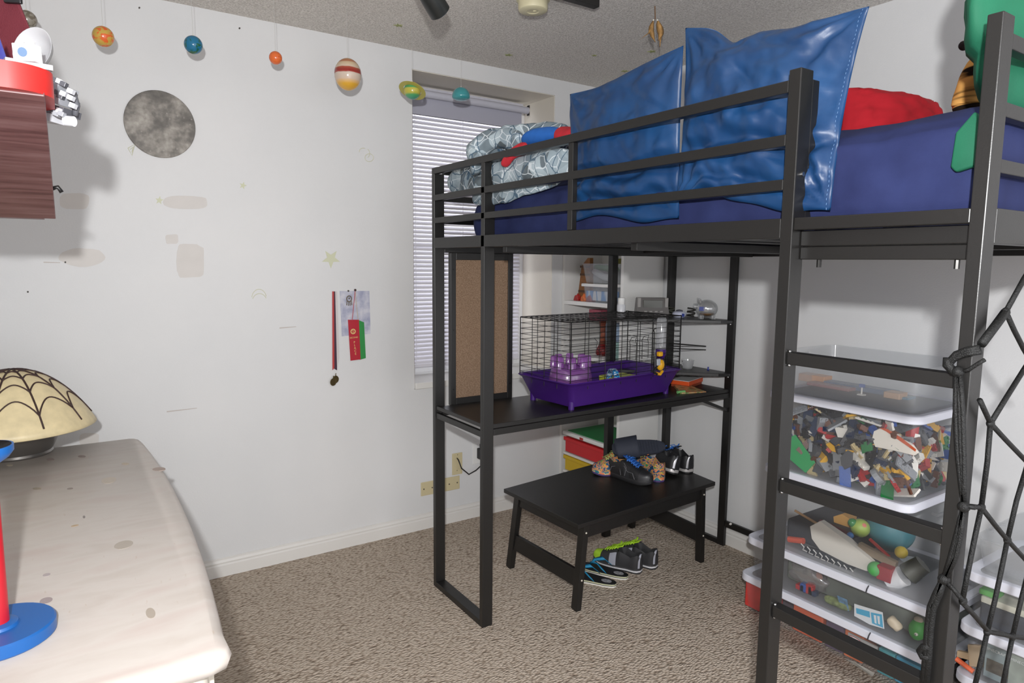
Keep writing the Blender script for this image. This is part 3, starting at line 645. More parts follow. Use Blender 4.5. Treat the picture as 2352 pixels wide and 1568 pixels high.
ts, rs_ = planet('planet_model', 'green and yellow ringed planet model on a thread', 947, 208, 19.5, nodes_mat('planet_saturn', band([(0.0, '3f8f78'), (0.2, '4f9a62'), (0.3, 'b5ac48'), (0.55, 'bcb24c'), (0.6, '4f9a5c'), (0.72, '57a065'), (0.8, 'a8903a'), (1.0, 'b87a35')], r=0.037), 0.14, 0.6))
rg = MB(); NR = 40; inn, out = rs_*1.06, rs_*1.62
rg.loft([[(q*math.cos(2*math.pi*k/NR), q*math.sin(2*math.pi*k/NR), z) for k in range(NR)] for q, z in ((inn, -0.0008), (out, -0.0008), (out, 0.0008), (inn, 0.0008), (inn, -0.0008))], False, False)
ro = rg.build('ring', mat('planet_ring', 'a8a04a', 0.35), ts, local=True, smooth=False); ro.rotation_euler = (math.radians(-12), math.radians(24), 0)
planet('planet_model', 'pale teal planet model in front of the window', 1059, 222, 20.5, mat('planet_teal', '3f8f93', 0.15, spec=0.6), half=True)
planet('planet_model', 'grey speckled planet model behind the maroon panel', 62, 45, 20, nodes_mat('planet_grey', swirl('8d877c', '6d6558', 40), 0.2, 0.6))
# moon disc on the wall
mc = at(368, 286, Y=0); rx_ = 0.129
def moonm(N, L, co):
    a = n_noise(N, L, co, 11, 5, 0.3); b = n_noise(N, L, co, 60, 4); v = n_voro(N, L, co, 38)
    f = n_math(N, L, 'ADD', n_math(N, L, 'MULTIPLY', a, 0.75), n_math(N, L, 'MULTIPLY', b, 0.25))
    sz = n_sep(N, L, co)[2]; f = n_math(N, L, 'ADD', f, n_math(N, L, 'MULTIPLY', n_math(N, L, 'SUBTRACT', 0.10, sz), 0.55))
    c = n_ramp(N, L, f, [(0.32, '5a5753'), (0.44, '6f6b66'), (0.53, '8f8a83'), (0.64, 'b0aba3')])
    return n_mix(N, L, n_ramp(N, L, v, [(0.0, (0.55, 0.55, 0.55)), (0.10, (0.3, 0.3, 0.3)), (0.14, (0, 0, 0))]), c, 'b0aba3')
mo = MB(); mo.loft([[(mc.x+r*math.cos(2*math.pi*k/64), y, mc.z+r*1.02*math.sin(2*math.pi*k/64)) for k in range(64)] for r, y in ((rx_, 0.0), (rx_, -0.007), (rx_-0.002, -0.009))], True, True)
tag(mo.build('moon_disc', nodes_mat('moon_print', moonm, 0.5, 0.3)), 'round grey moon picture disc on the wall', 'wall picture')
M_GLOW = mat('glow_sticker', 'c9cbb0', 0.6); M_GLOW2 = mat('glow_sticker_pale', 'cfcfba', 0.6)
def star_px(cx, cy, r, rot, sx=1.0):
    return [(cx+sx*(r if k % 2 == 0 else r*0.42)*math.sin(rot+k*math.pi/5), cy-(r if k % 2 == 0 else r*0.42)*math.cos(rot+k*math.pi/5)) for k in range(10)]
def sticker(pts, label, nm, t=0.0015, m=None):
    P = wall_pts(pts); mb = MB().loft([[(p.x, -t, p.z) for p in P], [(p.x, 0.0, p.z) for p in P]]); return tag(mb.build(nm, m or M_GLOW), label, 'wall sticker', 'glow stickers on the wall')
sticker(star_px(760, 594, 22, math.pi+0.0), 'largest pale green star sticker on the wall', 'star_sticker')
sticker(star_px(366, 460, 10, 0.15), 'small star sticker beside a pale paint patch', 'star_sticker')
sticker(star_px(558, 426, 9, 0.3), 'small star sticker alone on the bare wall', 'star_sticker')
def outline(name, lines, label):
    mb = MB()
    for ln in lines:
        P = [at(x, y, Y=0) for x, y in ln]; mb.tube([(p.x, -0.001, p.z) for p in P], 0.0016, 6)
    return tag(mb.build(name, M_GLOW2, None), label, 'wall sticker', 'glow stickers on the wall')
arc = lambda cx, cy, rx, ry, a0, a1, n=16: [(cx+rx*math.cos(math.radians(a0+(a1-a0)*k/n)), cy+ry*math.sin(math.radians(a0+(a1-a0)*k/n))) for k in range(n+1)]
outline('moon_sticker', [arc(595, 686, 17, 22, 190, 345), arc(596, 690, 16, 16, 195, 340)], 'crescent moon outline sticker on the wall')
outline('planet_sticker', [arc(848, 362, 10, 9, 0, 360), arc(834, 348, 9, 8, 170, 300), arc(840, 352, 9, 11, -60, 60)], 'curled ring outline sticker near the window')
outline('rocket_sticker', [[(294, 340), (310, 331), (303, 357), (294, 340)], [(299, 343), (306, 337), (303, 350)]], 'small rocket outline sticker below the moon picture')
for i, (x, y, l) in enumerate([(915, 58, 'glow star sticker on the ceiling near the track spot'), (1168, 126, 'glow star sticker on the ceiling above the window'), (1435, 163, 'glow star sticker on the ceiling above the blue cushions'), (1497, 118, 'glow star sticker on the ceiling under the feathers'), (1365, 127, 'tiny glow star sticker on the ceiling, darkest')]):
    p = at(x, y, Z=HC); r = 0.022 if i < 4 else 0.014
    pts = [(p.x+(r if k % 2 == 0 else r*0.42)*math.sin(k*math.pi/5+i), p.y+(r if k % 2 == 0 else r*0.42)*math.cos(k*math.pi/5+i)) for k in range(10)]
    tag(MB().loft([[(x_, y_, HC-0.002) for x_, y_ in pts], [(x_, y_, HC) for x_, y_ in pts]]).build('star_sticker', mat('glow_ceiling', '9ba06a' if i < 4 else '6a6a50', 0.7)), l, 'ceiling sticker', 'glow stickers on the ceiling')
# paper sheet, award ribbons, medals, little dreamcatcher
def quad(pts, y, t=0.0015):
    P = [at(a, b, Y=y) for a, b in pts]; return MB().loft([[(p.x, p.y-t, p.z) for p in P], [(p.x, p.y, p.z) for p in P]])
paperm = nodes_mat('mottled_paper', lambda N, L, co: n_ramp(N, L, n_noise(N, L, co, 22, 5), [(0.35, '9c9fb6'), (0.5, 'b4b6c6'), (0.65, 'c9c9d2')]), 0.8, 0.2)
tag(quad([(780, 668), (848, 668), (851, 766), (785, 772)], -0.0002).build('paper_sheet', paperm), 'mottled blue grey sheet of paper pinned to the wall', 'paper')
M_RIBR = mat('ribbon_red', 'ad1c2e', 0.45); M_RIBG = mat('ribbon_green', '2f8a45', 0.4); M_GOLD = mat('gold_print', 'd9c27e', 0.4)
aw = thing('award_ribbon', 'red satin award ribbon with gold print on a wall nail', 'award ribbon', tuple(at(815, 825, Y=-0.01)))
quad([(799, 734), (824, 734), (828, 825), (805, 828)], -0.006).build('ribbon', M_RIBR, aw)
P0 = at(816, 666, Y=-0.01); MB().sphere(P0, 0.006, 8, 6).build('nail', mat('nail_dark', '3a2222', 0.5), aw, smooth=True)
MB().tube([P0, at(813, 695, Y=-0.006), at(809, 735, Y=-0.0065)], 0.0018, 6).build('cord', mat('cord_pink', 'b8606a', 0.7), aw)
MB().tube([P0, at(818, 695, Y=-0.005), at(823, 736, Y=-0.0055)], 0.0015, 6).build('cord', mat('cord_cream', 'c9b9a4', 0.7), aw)
e = at(811, 761, Y=-0.0078); em = MB()
em.lathe([(0.0085, 0), (0.013, 0), (0.013, 0.0008), (0.0085, 0.0008), (0.0085, 0)], 20, Tm(tuple(e), (math.pi/2, 0, 0)), False, False)
em.tube([(e.x-0.005, e.y, e.z+0.006), (e.x+0.003, e.y, e.z+0.003), (e.x-0.003, e.y, e.z-0.003), (e.x+0.005, e.y, e.z-0.006)], 0.0016, 6); em.build('emblem', M_GOLD, aw)
tx = MB(); q = at(813, 775, Y=-0.0078); tx.text('SECOND', 0.0105, frame_m((q.x, -0.0078, q.z), (1, 0, 0.05), (0, 0, 1)), 0.0003)
for i, ch in enumerate('PLACE'):
    q = at(814+i*0.7, 786+i*6.6, Y=-0.0078); tx.text(ch, 0.015, frame_m((q.x, -0.0078, q.z), (1, 0, 0.0), (0, 0, 1)), 0.0003)
tx.build('lettering', M_GOLD, aw)
quad([(824, 735), (836, 740), (840, 822), (826, 826)], -0.0025).build('award_ribbon', M_RIBG)
tag(bpy.data.objects['award_ribbon.001'] if 'award_ribbon.001' in bpy.data.objects else bpy.data.objects['award_ribbon'], 'green satin award ribbon hanging behind the red one', 'award ribbon')
md = thing('medal', 'two bronze medals on a red, white and blue neck ribbon', 'medal', tuple(at(768, 892, Y=-0.01)))
quad([(763, 669), (767, 669), (768, 845), (763.5, 850)], -0.004).build('ribbon_stripe', mat('rib_red', 'b03a3a', 0.6), md)
quad([(767, 669), (769.5, 669), (774, 850), (768, 847)], -0.005).build('ribbon_stripe', mat('rib_navy', '3d2438', 0.6), md)
quad([(769.5, 669), (774, 669), (779, 822), (773.5, 850)], -0.003).build('ribbon_stripe', mat('rib_white', 'c9c3c2', 0.6), md)
for i, (x, y) in enumerate(((765.5, 877), (771, 871))):
    p = at(x, y, Y=-0.008-0.006*(1-i)); MB().lathe([(0.0175, -0.002), (0.0185, 0), (0.0175, 0.002), (0.014, 0.0012), (0.0, 0.0022)], 24, Tm(tuple(p), (math.pi/2, 0, 0.35))).build('medallion', mat('bronze', '6b5d3c', 0.35, 0.7, bump=0.3, bscale=250), md, smooth=True, angle=40)
    MB().tube([tuple(p+V((0, 0, 0.018))), tuple(p+V((0.002, 0, 0.03)))], 0.002, 6).build('ring', mat('bronze', '6b5d3c', 0.35, 0.7), md)
dc = thing('pendant', 'tiny beaded ring pendant pinned on the paper sheet', 'pendant', tuple(at(802, 695, Y=-0.004)))
cc = at(802, 686, Y=-0.005); M_PEN = mat('pendant_brown', '6d6252', 0.6)
MB().tube([(cc.x+0.012*math.cos(a*math.pi/8), cc.y, cc.z+0.014*math.sin(a*math.pi/8)) for a in range(16)], 0.0026, 6, closed=True).build('ring', M_PEN, dc)
for dx in (-0.011, -0.003, 0.004, 0.011): MB().tube([(cc.x+dx, cc.y, cc.z-0.01), (cc.x+dx*1.15, cc.y, cc.z-0.034+0.3*abs(dx))], [0.0016, 0.0022], 6).build('strand', M_PEN, dc)
MB().sphere((cc.x, cc.y, cc.z+0.002), 0.004, 8, 6).build('bead', M_PEN, dc)
# wall plates
M_PLATE = mat('plate_almond', 'c9bd98', 0.4); M_PLW = mat('plate_white', 'dededc', 0.4)
wp = thing('wall_plate', 'almond coax wall plate with a black cable', 'wall plate', tuple(at(1049, 1085, Y=0)))
a, b = at(1038, 1040, Y=0), at(1061, 1085, Y=0)
MB().box(a.x, b.x, -0.006, 0.0, b.z-0.004, a.z-0.004).build('plate', M_PLATE, wp, bevel=0.002)
MB().tube([at(1050, 1052, Y=-0.006), at(1053, 1056, Y=-0.03), at(1060, 1075, Y=-0.04), at(1077, 1089, Y=-0.04), at(1093, 1080, Y=-0.04), at(1108, 1066, Y=-0.03), at(1118, 1062, Y=-0.012)], 0.0034, 8).build('cable', mat('cable_black', '1b1b1c', 0.5), wp, smooth=True)
for (x, y) in ((1051, 1044), (1050, 1080)): 
    p = at(x, y, Y=-0.0065); MB().sphere(p, 0.003, 8, 6).build('screw', mat('screw_brass', '8d8468', 0.4), wp)
w2 = thing('wall_plate', 'long horizontal almond blank plate above the baseboard', 'wall plate', tuple(at(1010, 1140, Y=0)))
a, b = at(966, 1108, Y=0), at(1055, 1126, Y=0)
MB().box(a.x, b.x, -0.006, 0.0, 0.181, 0.256).build('plate', M_PLATE, w2, bevel=0.003)
for t in (0.07, 0.28, 0.72, 0.93): MB().sphere((a.x+(b.x-a.x)*t, -0.006, 0.2185), 0.004, 8, 6).build('screw', mat('screw_dark', '4a4234', 0.5), w2)
w3 = thing('power_outlet', 'white power outlet with a black plug adapter', 'outlet', tuple(at(1105, 1065, Y=0)))
MB().box(-0.915, -0.835, -0.006, 0.0, 0.305, 0.425).build('plate', M_PLW, w3, bevel=0.002)
MB().box(-0.892, -0.852, -0.05, -0.006, 0.335, 0.395).build('plug_adapter', mat('cable_black', '1b1b1c', 0.5), w3, bevel=0.004)
MB().box(-0.875, -0.855, -0.03, -0.006, 0.395, 0.415).build('plug_tab', mat('adapter_navy', '22243a', 0.5), w3, bevel=0.002)
# ------------------------------------------------------------------ pet cage on the desk
M_PURP = mat('purple_plastic', '3f1d6e', 0.35, spec=0.5, var=0.05, vscale=8)
M_WIRE = mat('black_wire', '161514', 0.4)
CA = math.radians(4.2); cc_ = V((-0.706, -0.815, DZ))
cage = thing('pet_cage', 'small pet cage with a purple tub and black wire top', 'cage', tuple(cc_), CA)
def rrect(l, w_, r, z, n=5, cx=0, cy=0):
    out = []
    for sx, sy, a0 in ((1, 1, 0), (-1, 1, 90), (-1, -1, 180), (1, -1, 270)):
        for k in range(n+1):
            a = math.radians(a0+90*k/n); out.append((cx+sx*(l/2-r)+r*math.cos(a), cy+sy*(w_/2-r)+r*math.sin(a), z))
    return out
RZ = 0.118
tub = MB(); tub.loft([rrect(0.62, 0.27, 0.02, 0.012), rrect(0.635, 0.28, 0.02, 0.03), rrect(0.70, 0.335, 0.025, RZ-0.012), rrect(0.705, 0.34, 0.025, RZ-0.01), rrect(0.73, 0.36, 0.03, RZ), rrect(0.725, 0.355, 0.03, RZ+0.004), rrect(0.70, 0.33, 0.025, RZ), rrect(0.628, 0.273, 0.02, 0.032), rrect(0.60, 0.25, 0.02, 0.018)], True, True)
tub.build('tub', M_PURP, cage, local=True, smooth=True, angle=35)
for sx in (-1, 1):
    for sy in (-1, 1): MB().cyl((sx*0.305, sy*0.125, 0.0), (sx*0.305, sy*0.125, 0.035), 0.013, 0.014, 12).build('foot', M_PURP, cage, local=True, smooth=True, angle=40)
CH = 0.372; LX, LY = 0.35, 0.165
def wire(pts, r=0.0014, nm='wire', n=5): return MB().tube(pts, r, n).build(nm, M_WIRE, cage, local=True)
for (x0, y0, x1, y1, n) in ((-LX, -LY, LX, -LY, 7), (-LX, LY, LX, LY, 7), (-LX, -LY, -LX, LY, 4), (LX, -LY, LX, LY, 4)):
    for k in range(n+1):
        if k == n and False: continue
        x, y = x0+(x1-x0)*k/n, y0+(y1-y0)*k/n; wire([(x, y, RZ-0.03 if 0 < k < n else RZ), (x, y, CH)], 0.0024 if k in (0, n) else 0.0016)
    for j in range(11):
        z = RZ+0.012+(CH-RZ-0.014)*j/10; wire([(x0, y0, z), (x1, y1, z)], 0.0012)
for k in range(24): x = -LX+2*LX*k/23; wire([(x, -LY, CH), (x, LY, CH)], 0.0012)
for k in range(6): y = -LY+2*LY*k/5; wire([(-LX, y, CH+0.001), (LX, y, CH+0.001)], 0.0016)
# door latches on the front of the wire top
for x in (0.02, 0.10):
    wire([(x-0.02, -LY-0.003, 0.19), (x-0.02, -LY-0.003, 0.255), (x-0.028, -LY-0.006, 0.272), (x-0.015, -LY-0.006, 0.29), (x+0.018, -LY-0.006, 0.293), (x+0.01, -LY-0.006, 0.275), (x+0.02, -LY-0.004, 0.258), (x+0.02, -LY-0.003, 0.19)], 0.0014, 'latch')
wire([(-0.22, -LY-0.002, 0.30), (-0.205, -LY-0.005, 0.285), (-0.21, -LY-0.004, 0.26), (-0.18, -LY-0.003, 0.235), (-0.18, -LY-0.003, 0.20)], 0.0014, 'latch')
wire([(0.16, -LY-0.002, 0.10), (0.16, -LY-0.003, 0.30), (0.152, -LY-0.004, 0.315), (0.165, -LY-0.004, 0.322)], 0.0022, 'latch')
def on_cage(px, py, lz):
    """point at height lz above the desk, in the cage's own axes"""
    p = at(px, py, Z=DZ+lz)-cc_; c, s = math.cos(-CA), math.sin(-CA); return V((p.x*c-p.y*s, p.x*s+p.y*c, lz))
# water bottle clipped to the cage
wb = thing('water_bottle', 'clear pet water bottle with a purple cap on the cage wire', 'water bottle', tuple(cc_), CA)
bx_ = (0.29, -0.10)
MB().lathe([(0.004, 0.215), (0.022, 0.217), (0.024, 0.225), (0.024, 0.36), (0.018, 0.372), (0.003, 0.375)], 18, Tm((bx_[0], bx_[1], -0.01))).build('bottle', clear('bottle_clear', (0.97, 0.98, 0.99), 0.30, 0.1), wb, local=True, smooth=True)
MB().lathe([(0.003, 0.168), (0.012, 0.17), (0.022, 0.19), (0.025, 0.2), (0.025, 0.222), (0.02, 0.224), (0.003, 0.224)], 18, Tm((bx_[0], bx_[1], -0.012))).build('cap', M_PURP, wb, local=True, smooth=True, angle=40)
MB().tube([(bx_[0], bx_[1], 0.16), (bx_[0]-0.012, bx_[1]-0.006, 0.145), (bx_[0]-0.04, bx_[1]-0.012, 0.122)], 0.0045, 8).build('spout', mat('chrome', 'd0d0d0', 0.12, 1.0), wb, local=True, smooth=True)
# hide-out, toys in the tub
M_HIDE = clear('purple_clear', (0.86, 0.62, 0.92), 0.5, 0.12, (0.50, 0.20, 0.62))
hd = thing('pet_hideout', 'translucent purple castle hideout inside the cage tub', 'pet hideout', tuple(cc_), CA)
hx, hy = -0.200, -0.005
MB().lathe([(0.090, 0.02), (0.096, 0.03), (0.103, 0.08), (0.10, 0.12), (0.09, 0.155), (0.085, 0.16), (0.003, 0.16)], 28, Tm((hx, hy, 0), (0, 0, 0), (1.0, 0.85, 1))).build('dome', M_HIDE, hd, local=True, smooth=True, angle=50)
for k in range(8):
    a = 2*math.pi*k/8+0.2; x, y = hx+0.078*math.cos(a), hy+0.066*math.sin(a)
    MB().lathe([(0.022, 0.156), (0.018, 0.205), (0.016, 0.207), (0.002, 0.207)], 10, Tm((x, y, 0), (0, 0, 0), (1, 0.7, 1))).build('turret', M_HIDE, hd, local=True, smooth=True, angle=40)
tb = thing('toy_ring', 'blue and white printed toy ring leaning inside the cage', 'pet toy', tuple(cc_), CA)
MB().lathe([(0.05, -0.012), (0.062, -0.012), (0.062, 0.012), (0.05, 0.012), (0.05, -0.012)], 24, Tm((-0.02, -0.09, 0.082), (math.pi/2, 0.0, 1.1)), False, False).build('ring', nodes_mat('ring_print', lambda N, L, co: n_ramp(N, L, n_noise(N, L, co, 70, 1), [(0.45, '1f86c4'), (0.5, 'dfe6ea'), (0.58, '1c5f9c')]), 0.4), tb, local=True)
nest = MB(); nest.loft([rrect(0.15, 0.11, 0.02, 0.0185), rrect(0.16, 0.12, 0.02, 0.092), rrect(0.155, 0.115, 0.02, 0.095)])
no = nest.build('food_tray', mat('lime_plastic', 'b4b840', 0.4), None, local=True, smooth=True, angle=40); no.matrix_world = Matrix.Translation(cc_) @ Euler((0, 0, CA)).to_matrix().to_4x4() @ Matrix.Translation((0.08, -0.03, 0)); tag(no, 'lime yellow tray lying in the purple cage tub', 'tray')
# yellow and black toy hanging on the cage front
yt = thing('toy_figure', 'yellow and black jointed toy clinging to the cage wire', 'toy', tuple(cc_), CA)
M_YEL = mat('toy_yellow', 'd9a21c', 0.35); M_TBK = mat('toy_black', '1f1d22', 0.4)
yx, yy_ = 0.185, -LY-0.018
MB().sphere((yx+0.005, yy_, 0.155), (0.022, 0.016, 0.026), 10, 8).build('body', M_YEL, yt, local=True)
MB().cbox((yx-0.002, yy_, 0.205), (0.026, 0.02, 0.022), None).build('head', M_YEL, yt, local=True, bevel=0.005)
MB().cbox((yx-0.02, yy_-0.004, 0.17), (0.022, 0.018, 0.03)).build('chest_plate', mat('toy_grey', 'a9adb5', 0.4), yt, local=True, bevel=0.003)
for p, q in (((-0.03, 0.19), (-0.015, 0.155)), ((-0.015, 0.155), (-0.05, 0.13)), ((0.0, 0.185), (0.02, 0.16)), ((-0.05, 0.13), (-0.02, 0.115)), ((0.01, 0.13), (0.025, 0.15)), ((-0.03, 0.2), (-0.035, 0.15))):
    MB().tube([(yx+p[0], yy_, p[1]), (yx+q[0], yy_-0.004, q[1])], 0.0055, 6).build('limb', M_TBK, yt, local=True)
MB().tube([(yx-0.03, yy_, 0.12), (yx+0.0, yy_-0.004, 0.112), (yx+0.02, yy_, 0.125)], 0.007, 6).build('limb', M_YEL, yt, local=True)
# two thin rods sticking out beside the cage
for i, (y, r, l) in enumerate(((786, 0.0034, 'upper black rod poking out beside the pet cage'), (798, 0.0026, 'lower thin black rod poking out beside the pet cage'))):
    a, b = at(1512, y+(0 if i == 0 else 1), Y=-0.80), at(1621, y+9-4*i, Y=-0.83)
    tag(MB().cyl(a, b, r, None, 8).build('perch_rod', M_WIRE, smooth=True, angle=40), l, 'rod', 'rods beside the cage')
# ------------------------------------------------------------------ things on the corner shelves and desk
SZ = 1.147
def on(px, z, X=None, Y=None):
    p = at(px, 700, X=X, Y=Y); return V((p.x, p.y, z))
ck = thing('clock_radio', 'grey digital alarm clock on the upper corner shelf', 'clock', tuple(on(1497, SZ, Y=-0.64)), math.radians(-33))
M_CLK = mat('clock_grey', '6d6a68', 0.45); M_CLK2 = mat('clock_light', '8e8b87', 0.45)
cw = 0.165
MB().loft([[(-cw/2, -0.045, 0), (cw/2, -0.045, 0), (cw/2, 0.045, 0), (-cw/2, 0.045, 0)], [(-cw/2, -0.042, 0.018), (cw/2, -0.042, 0.018), (cw/2, 0.045, 0.018), (-cw/2, 0.045, 0.018)], [(-cw/2+0.006, -0.012, 0.096), (cw/2-0.006, -0.012, 0.096), (cw/2-0.006, 0.04, 0.096), (-cw/2+0.006, 0.04, 0.096)]]).build('case', M_CLK, ck, local=True, bevel=0.004)
MB().cbox((0, -0.028, 0.062), (0.10, 0.006, 0.046), Tm((0, 0, 0), (0.0, 0, 0))).build('display', mat('lcd', '46473f', 0.2), ck, local=True, bevel=0.001)
MB().cbox((0, -0.043, 0.009), (0.13, 0.008, 0.009)).build('front_bar', mat('clock_silver', 'b5b3b0', 0.35), ck, local=True)
for k in range(4): MB().cbox((-0.04+0.027*k, -0.040, 0.028), (0.015, 0.006, 0.006)).build('button', M_CLK2, ck, local=True)
for s in (-1, 1): MB().cbox((s*0.07, -0.02, 0.06), (0.018, 0.02, 0.074)).build('side_column', M_CLK2, ck, local=True, bevel=0.003)
wbt = thing('white_bottle', 'slim white pill bottle on the upper corner shelf', 'bottle', tuple(on(1427, SZ, Y=-0.635)))
MB().lathe([(0.002, 0), (0.021, 0.0), (0.022, 0.004), (0.022, 0.062), (0.016, 0.07), (0.002, 0.071)], 18).build('body', mat('bottle_pearl', 'd9dade', 0.3), wbt, local=True, smooth=True, angle=40)
MB().lathe([(0.002, 0.068), (0.017, 0.068), (0.0185, 0.07), (0.018, 0.098), (0.016, 0.1), (0.002, 0.1)], 18).build('cap', mat('cap_white', 'e8e8e6', 0.35), wbt, local=True, smooth=True, angle=40)
rd = thing('round_gadget', 'small round white and blue gadget beside the clock', 'gadget', tuple(on(1561, SZ, Y=-0.74)))
MB().lathe([(0.002, 0), (0.028, 0), (0.036, 0.012), (0.036, 0.02), (0.028, 0.028), (0.002, 0.031)], 20).build('body', mat('gadget_white', 'c9cde0', 0.3), rd, local=True, smooth=True, angle=40)
MB().lathe([(0.002, 0.029), (0.018, 0.029), (0.016, 0.036), (0.002, 0.039)], 16).build('lens', mat('gadget_lens', '50505a', 0.1), rd, local=True, smooth=True)
MB().cbox((-0.01, -0.032, 0.012), (0.012, 0.012, 0.016)).build('clip', mat('gadget_blue', '3a4a9a', 0.4), rd, local=True)
cord = thing('coiled_cord', 'dark coiled power cord heaped on the upper corner shelf', 'cord', tuple(on(1540, SZ, Y=-0.70)))
for (px, yy, r, m) in ((1520, -0.66, 0.020, 'cord_olive'), (1540, -0.69, 0.024, 'cord_olive'), (1588, -0.775, 0.022, 'cord_dark')):
    c0 = on(px, SZ, Y=yy)
    MB().tube([tuple(c0+V((r*math.cos(t*0.5)*(1+0.15*math.sin(t*1.7)), r*0.8*math.sin(t*0.5), 0.004+0.0015*t))) for t in range(30)], 0.0032, 6).build('coil', mat(m, '3b3d30' if m == 'cord_olive' else '26241f', 0.5), cord, smooth=True)
pig = thing('piggy_bank', 'clear glass piggy bank holding coins on the upper corner shelf', 'piggy bank', tuple(on(1624, SZ, X=-0.088)), math.radians(-40))
PGL = clear('pig_glass', (0.96, 0.97, 0.97), 0.20, 0.22)
MB().sphere((0, 0, 0.052), (0.054, 0.042, 0.044), 22, 14).build('body', PGL, pig, local=True, smooth=True)
MB().cyl((-0.048, 0, 0.062), (-0.066, 0, 0.062), 0.014, 0.013, 12).build('snout', PGL, pig, local=True, smooth=True, angle=40)
for s in (-1, 1):
    MB().lathe([(0.012, 0), (0.002, 0.022)], 8, Tm((-0.034, s*0.022, 0.085), (s*-0.3, -0.5, 0))).build('ear', PGL, pig, local=True)
    for x in (-0.028, 0.028): MB().cyl((x, s*0.02, 0.0), (x, s*0.02, 0.02), 0.01, 0.012, 8).build('foot', PGL, pig, local=True)
MB().lathe([(0.002, 0.016), (0.026, 0.017), (0.036, 0.025), (0.034, 0.03), (0.002, 0.031)], 18).build('coins', mat('coins', '7a5a38', 0.35, 0.5, bump=0.6, bscale=200), pig, local=True)
MB().cbox((-0.03, -0.036, 0.052), (0.026, 0.003, 0.02), Tm((0, 0, 0), (0, 0, 0.0))).build('label_patch', mat('patch_navy', '2c3c86', 0.5), pig, local=True)
cup = thing('plastic_cup', 'small clear plastic cup on the lower corner shelf', 'cup', tuple(on(1585, 0.886, Y=-0.80)))
MB().lathe([(0.002, 0), (0.022, 0.0), (0.024, 0.003), (0.03, 0.044), (0.033, 0.045), (0.028, 0.04), (0.021, 0.004), (0.002, 0.003)], 20).build('cup', clear('cup_clear', (0.96, 0.96, 0.95), 0.35, 0.12), cup, local=True, smooth=True, angle=40)
MB().tube([(0.03, 0, 0.04), (0.042, 0, 0.035), (0.04, 0, 0.022)], 0.003, 6).build('tab', clear('cup_clear'), cup, local=True)
MB().tube([(-0.03, 0, 0.04), (-0.042, 0, 0.032), (-0.04, 0, 0.02)], 0.003, 6).build('tab', clear('cup_clear'), cup, local=True)
pin = on(1633, 0.886, X=-0.06)
tag(MB().lathe([(0.0005, 0), (0.006, 0.001), (0.003, 0.006), (0.003, 0.012), (0.005, 0.016), (0.0005, 0.017)], 10, Tm(tuple(pin))).build('push_pin', mat('pin_blue', '2a3d9c', 0.4), smooth=True), 'blue push pin on the lower corner shelf', 'pin')
# desk items right of the cage
bxo = thing('flat_box', 'flat orange box with a white top on the desk end', 'box', tuple(V((-0.13, -0.815, DZ+0.0))), math.radians(18))
MB().box(-0.09, 0.085, -0.05, 0.05, 0.012, 0.032).build('box', mat('box_orange', 'd2501d', 0.5), bxo, local=True, bevel=0.002)
MB().box(-0.085, 0.08, -0.046, 0.046, 0.032, 0.034).build('lid_paper', mat('box_white', 'd6d6d4', 0.6), bxo, local=True)
MB().box(-0.085, 0.08, -0.046, 0.046, 0.0, 0.012).build('base', mat('box_base', '8d3a1a', 0.6), bxo, local=True)
pk = [at(1549, 884, Z=DZ+0.012), at(1575, 880, Z=DZ+0.010), at(1622, 899, Z=DZ+0.003), at(1562, 902, Z=DZ+0.006)]
pkm = nodes_mat('seed_packet_print', lambda N, L, co: n_ramp(N, L, n_noise(N, L, co, 42, 2), [(0.38, 'b79a72'), (0.46, 'd9894a'), (0.54, 'c9b48a'), (0.62, '4e8a4a'), (0.7, 'b9463a')]), 0.35)
tag(MB().loft([[(p.x, p.y, DZ) for p in pk], [tuple(p) for p in pk]]).build('treat_packet', pkm), 'printed treat packet lying on the desk beside the cage', 'packet')
ch_ = at(1563, 903, Z=DZ); tag(MB().cyl(ch_+V((-0.022, 0, 0.007)), ch_+V((0.022, -0.006, 0.007)), 0.0068, None, 10).build('chalk_stick', mat('chalk_green', '74b06a', 0.6), smooth=True, angle=40), 'short pale green stick in front of the treat packet', 'stick')
# ------------------------------------------------------------------ bookcase contents
BS = 1.20
wd = thing('wooden_toy', 'brown stepped wooden toy board on the bookcase shelf', 'wooden toy', (-0.24, -0.16, BS))
wood = mat('toy_wood', '7d4f24', 0.55, var=0.25, vscale=14, bump=0.1, stretch=(1, 1, 7))
P = [at(1326, 690, X=-0.25), at(1336, 610, X=-0.25), at(1350, 592, X=-0.25), at(1355, 592, X=-0.25), at(1355, 690, X=-0.25)]
MB().loft([[(-0.25, p.y, max(p.z, BS)) for p in P], [(-0.225, p.y, max(p.z, BS)) for p in P]]).build('board', wood, wd)
for y in (612, 630, 668):
    a, b = at(1333 if y < 640 else 1329, y, X=-0.25), at(1355, y+2, X=-0.25); MB().box(-0.256, -0.25, b.y, a.y-0.004, a.z-0.006, a.z+0.006).build('step', mat('toy_wood_dark', '4b2f17', 0.6), wd)
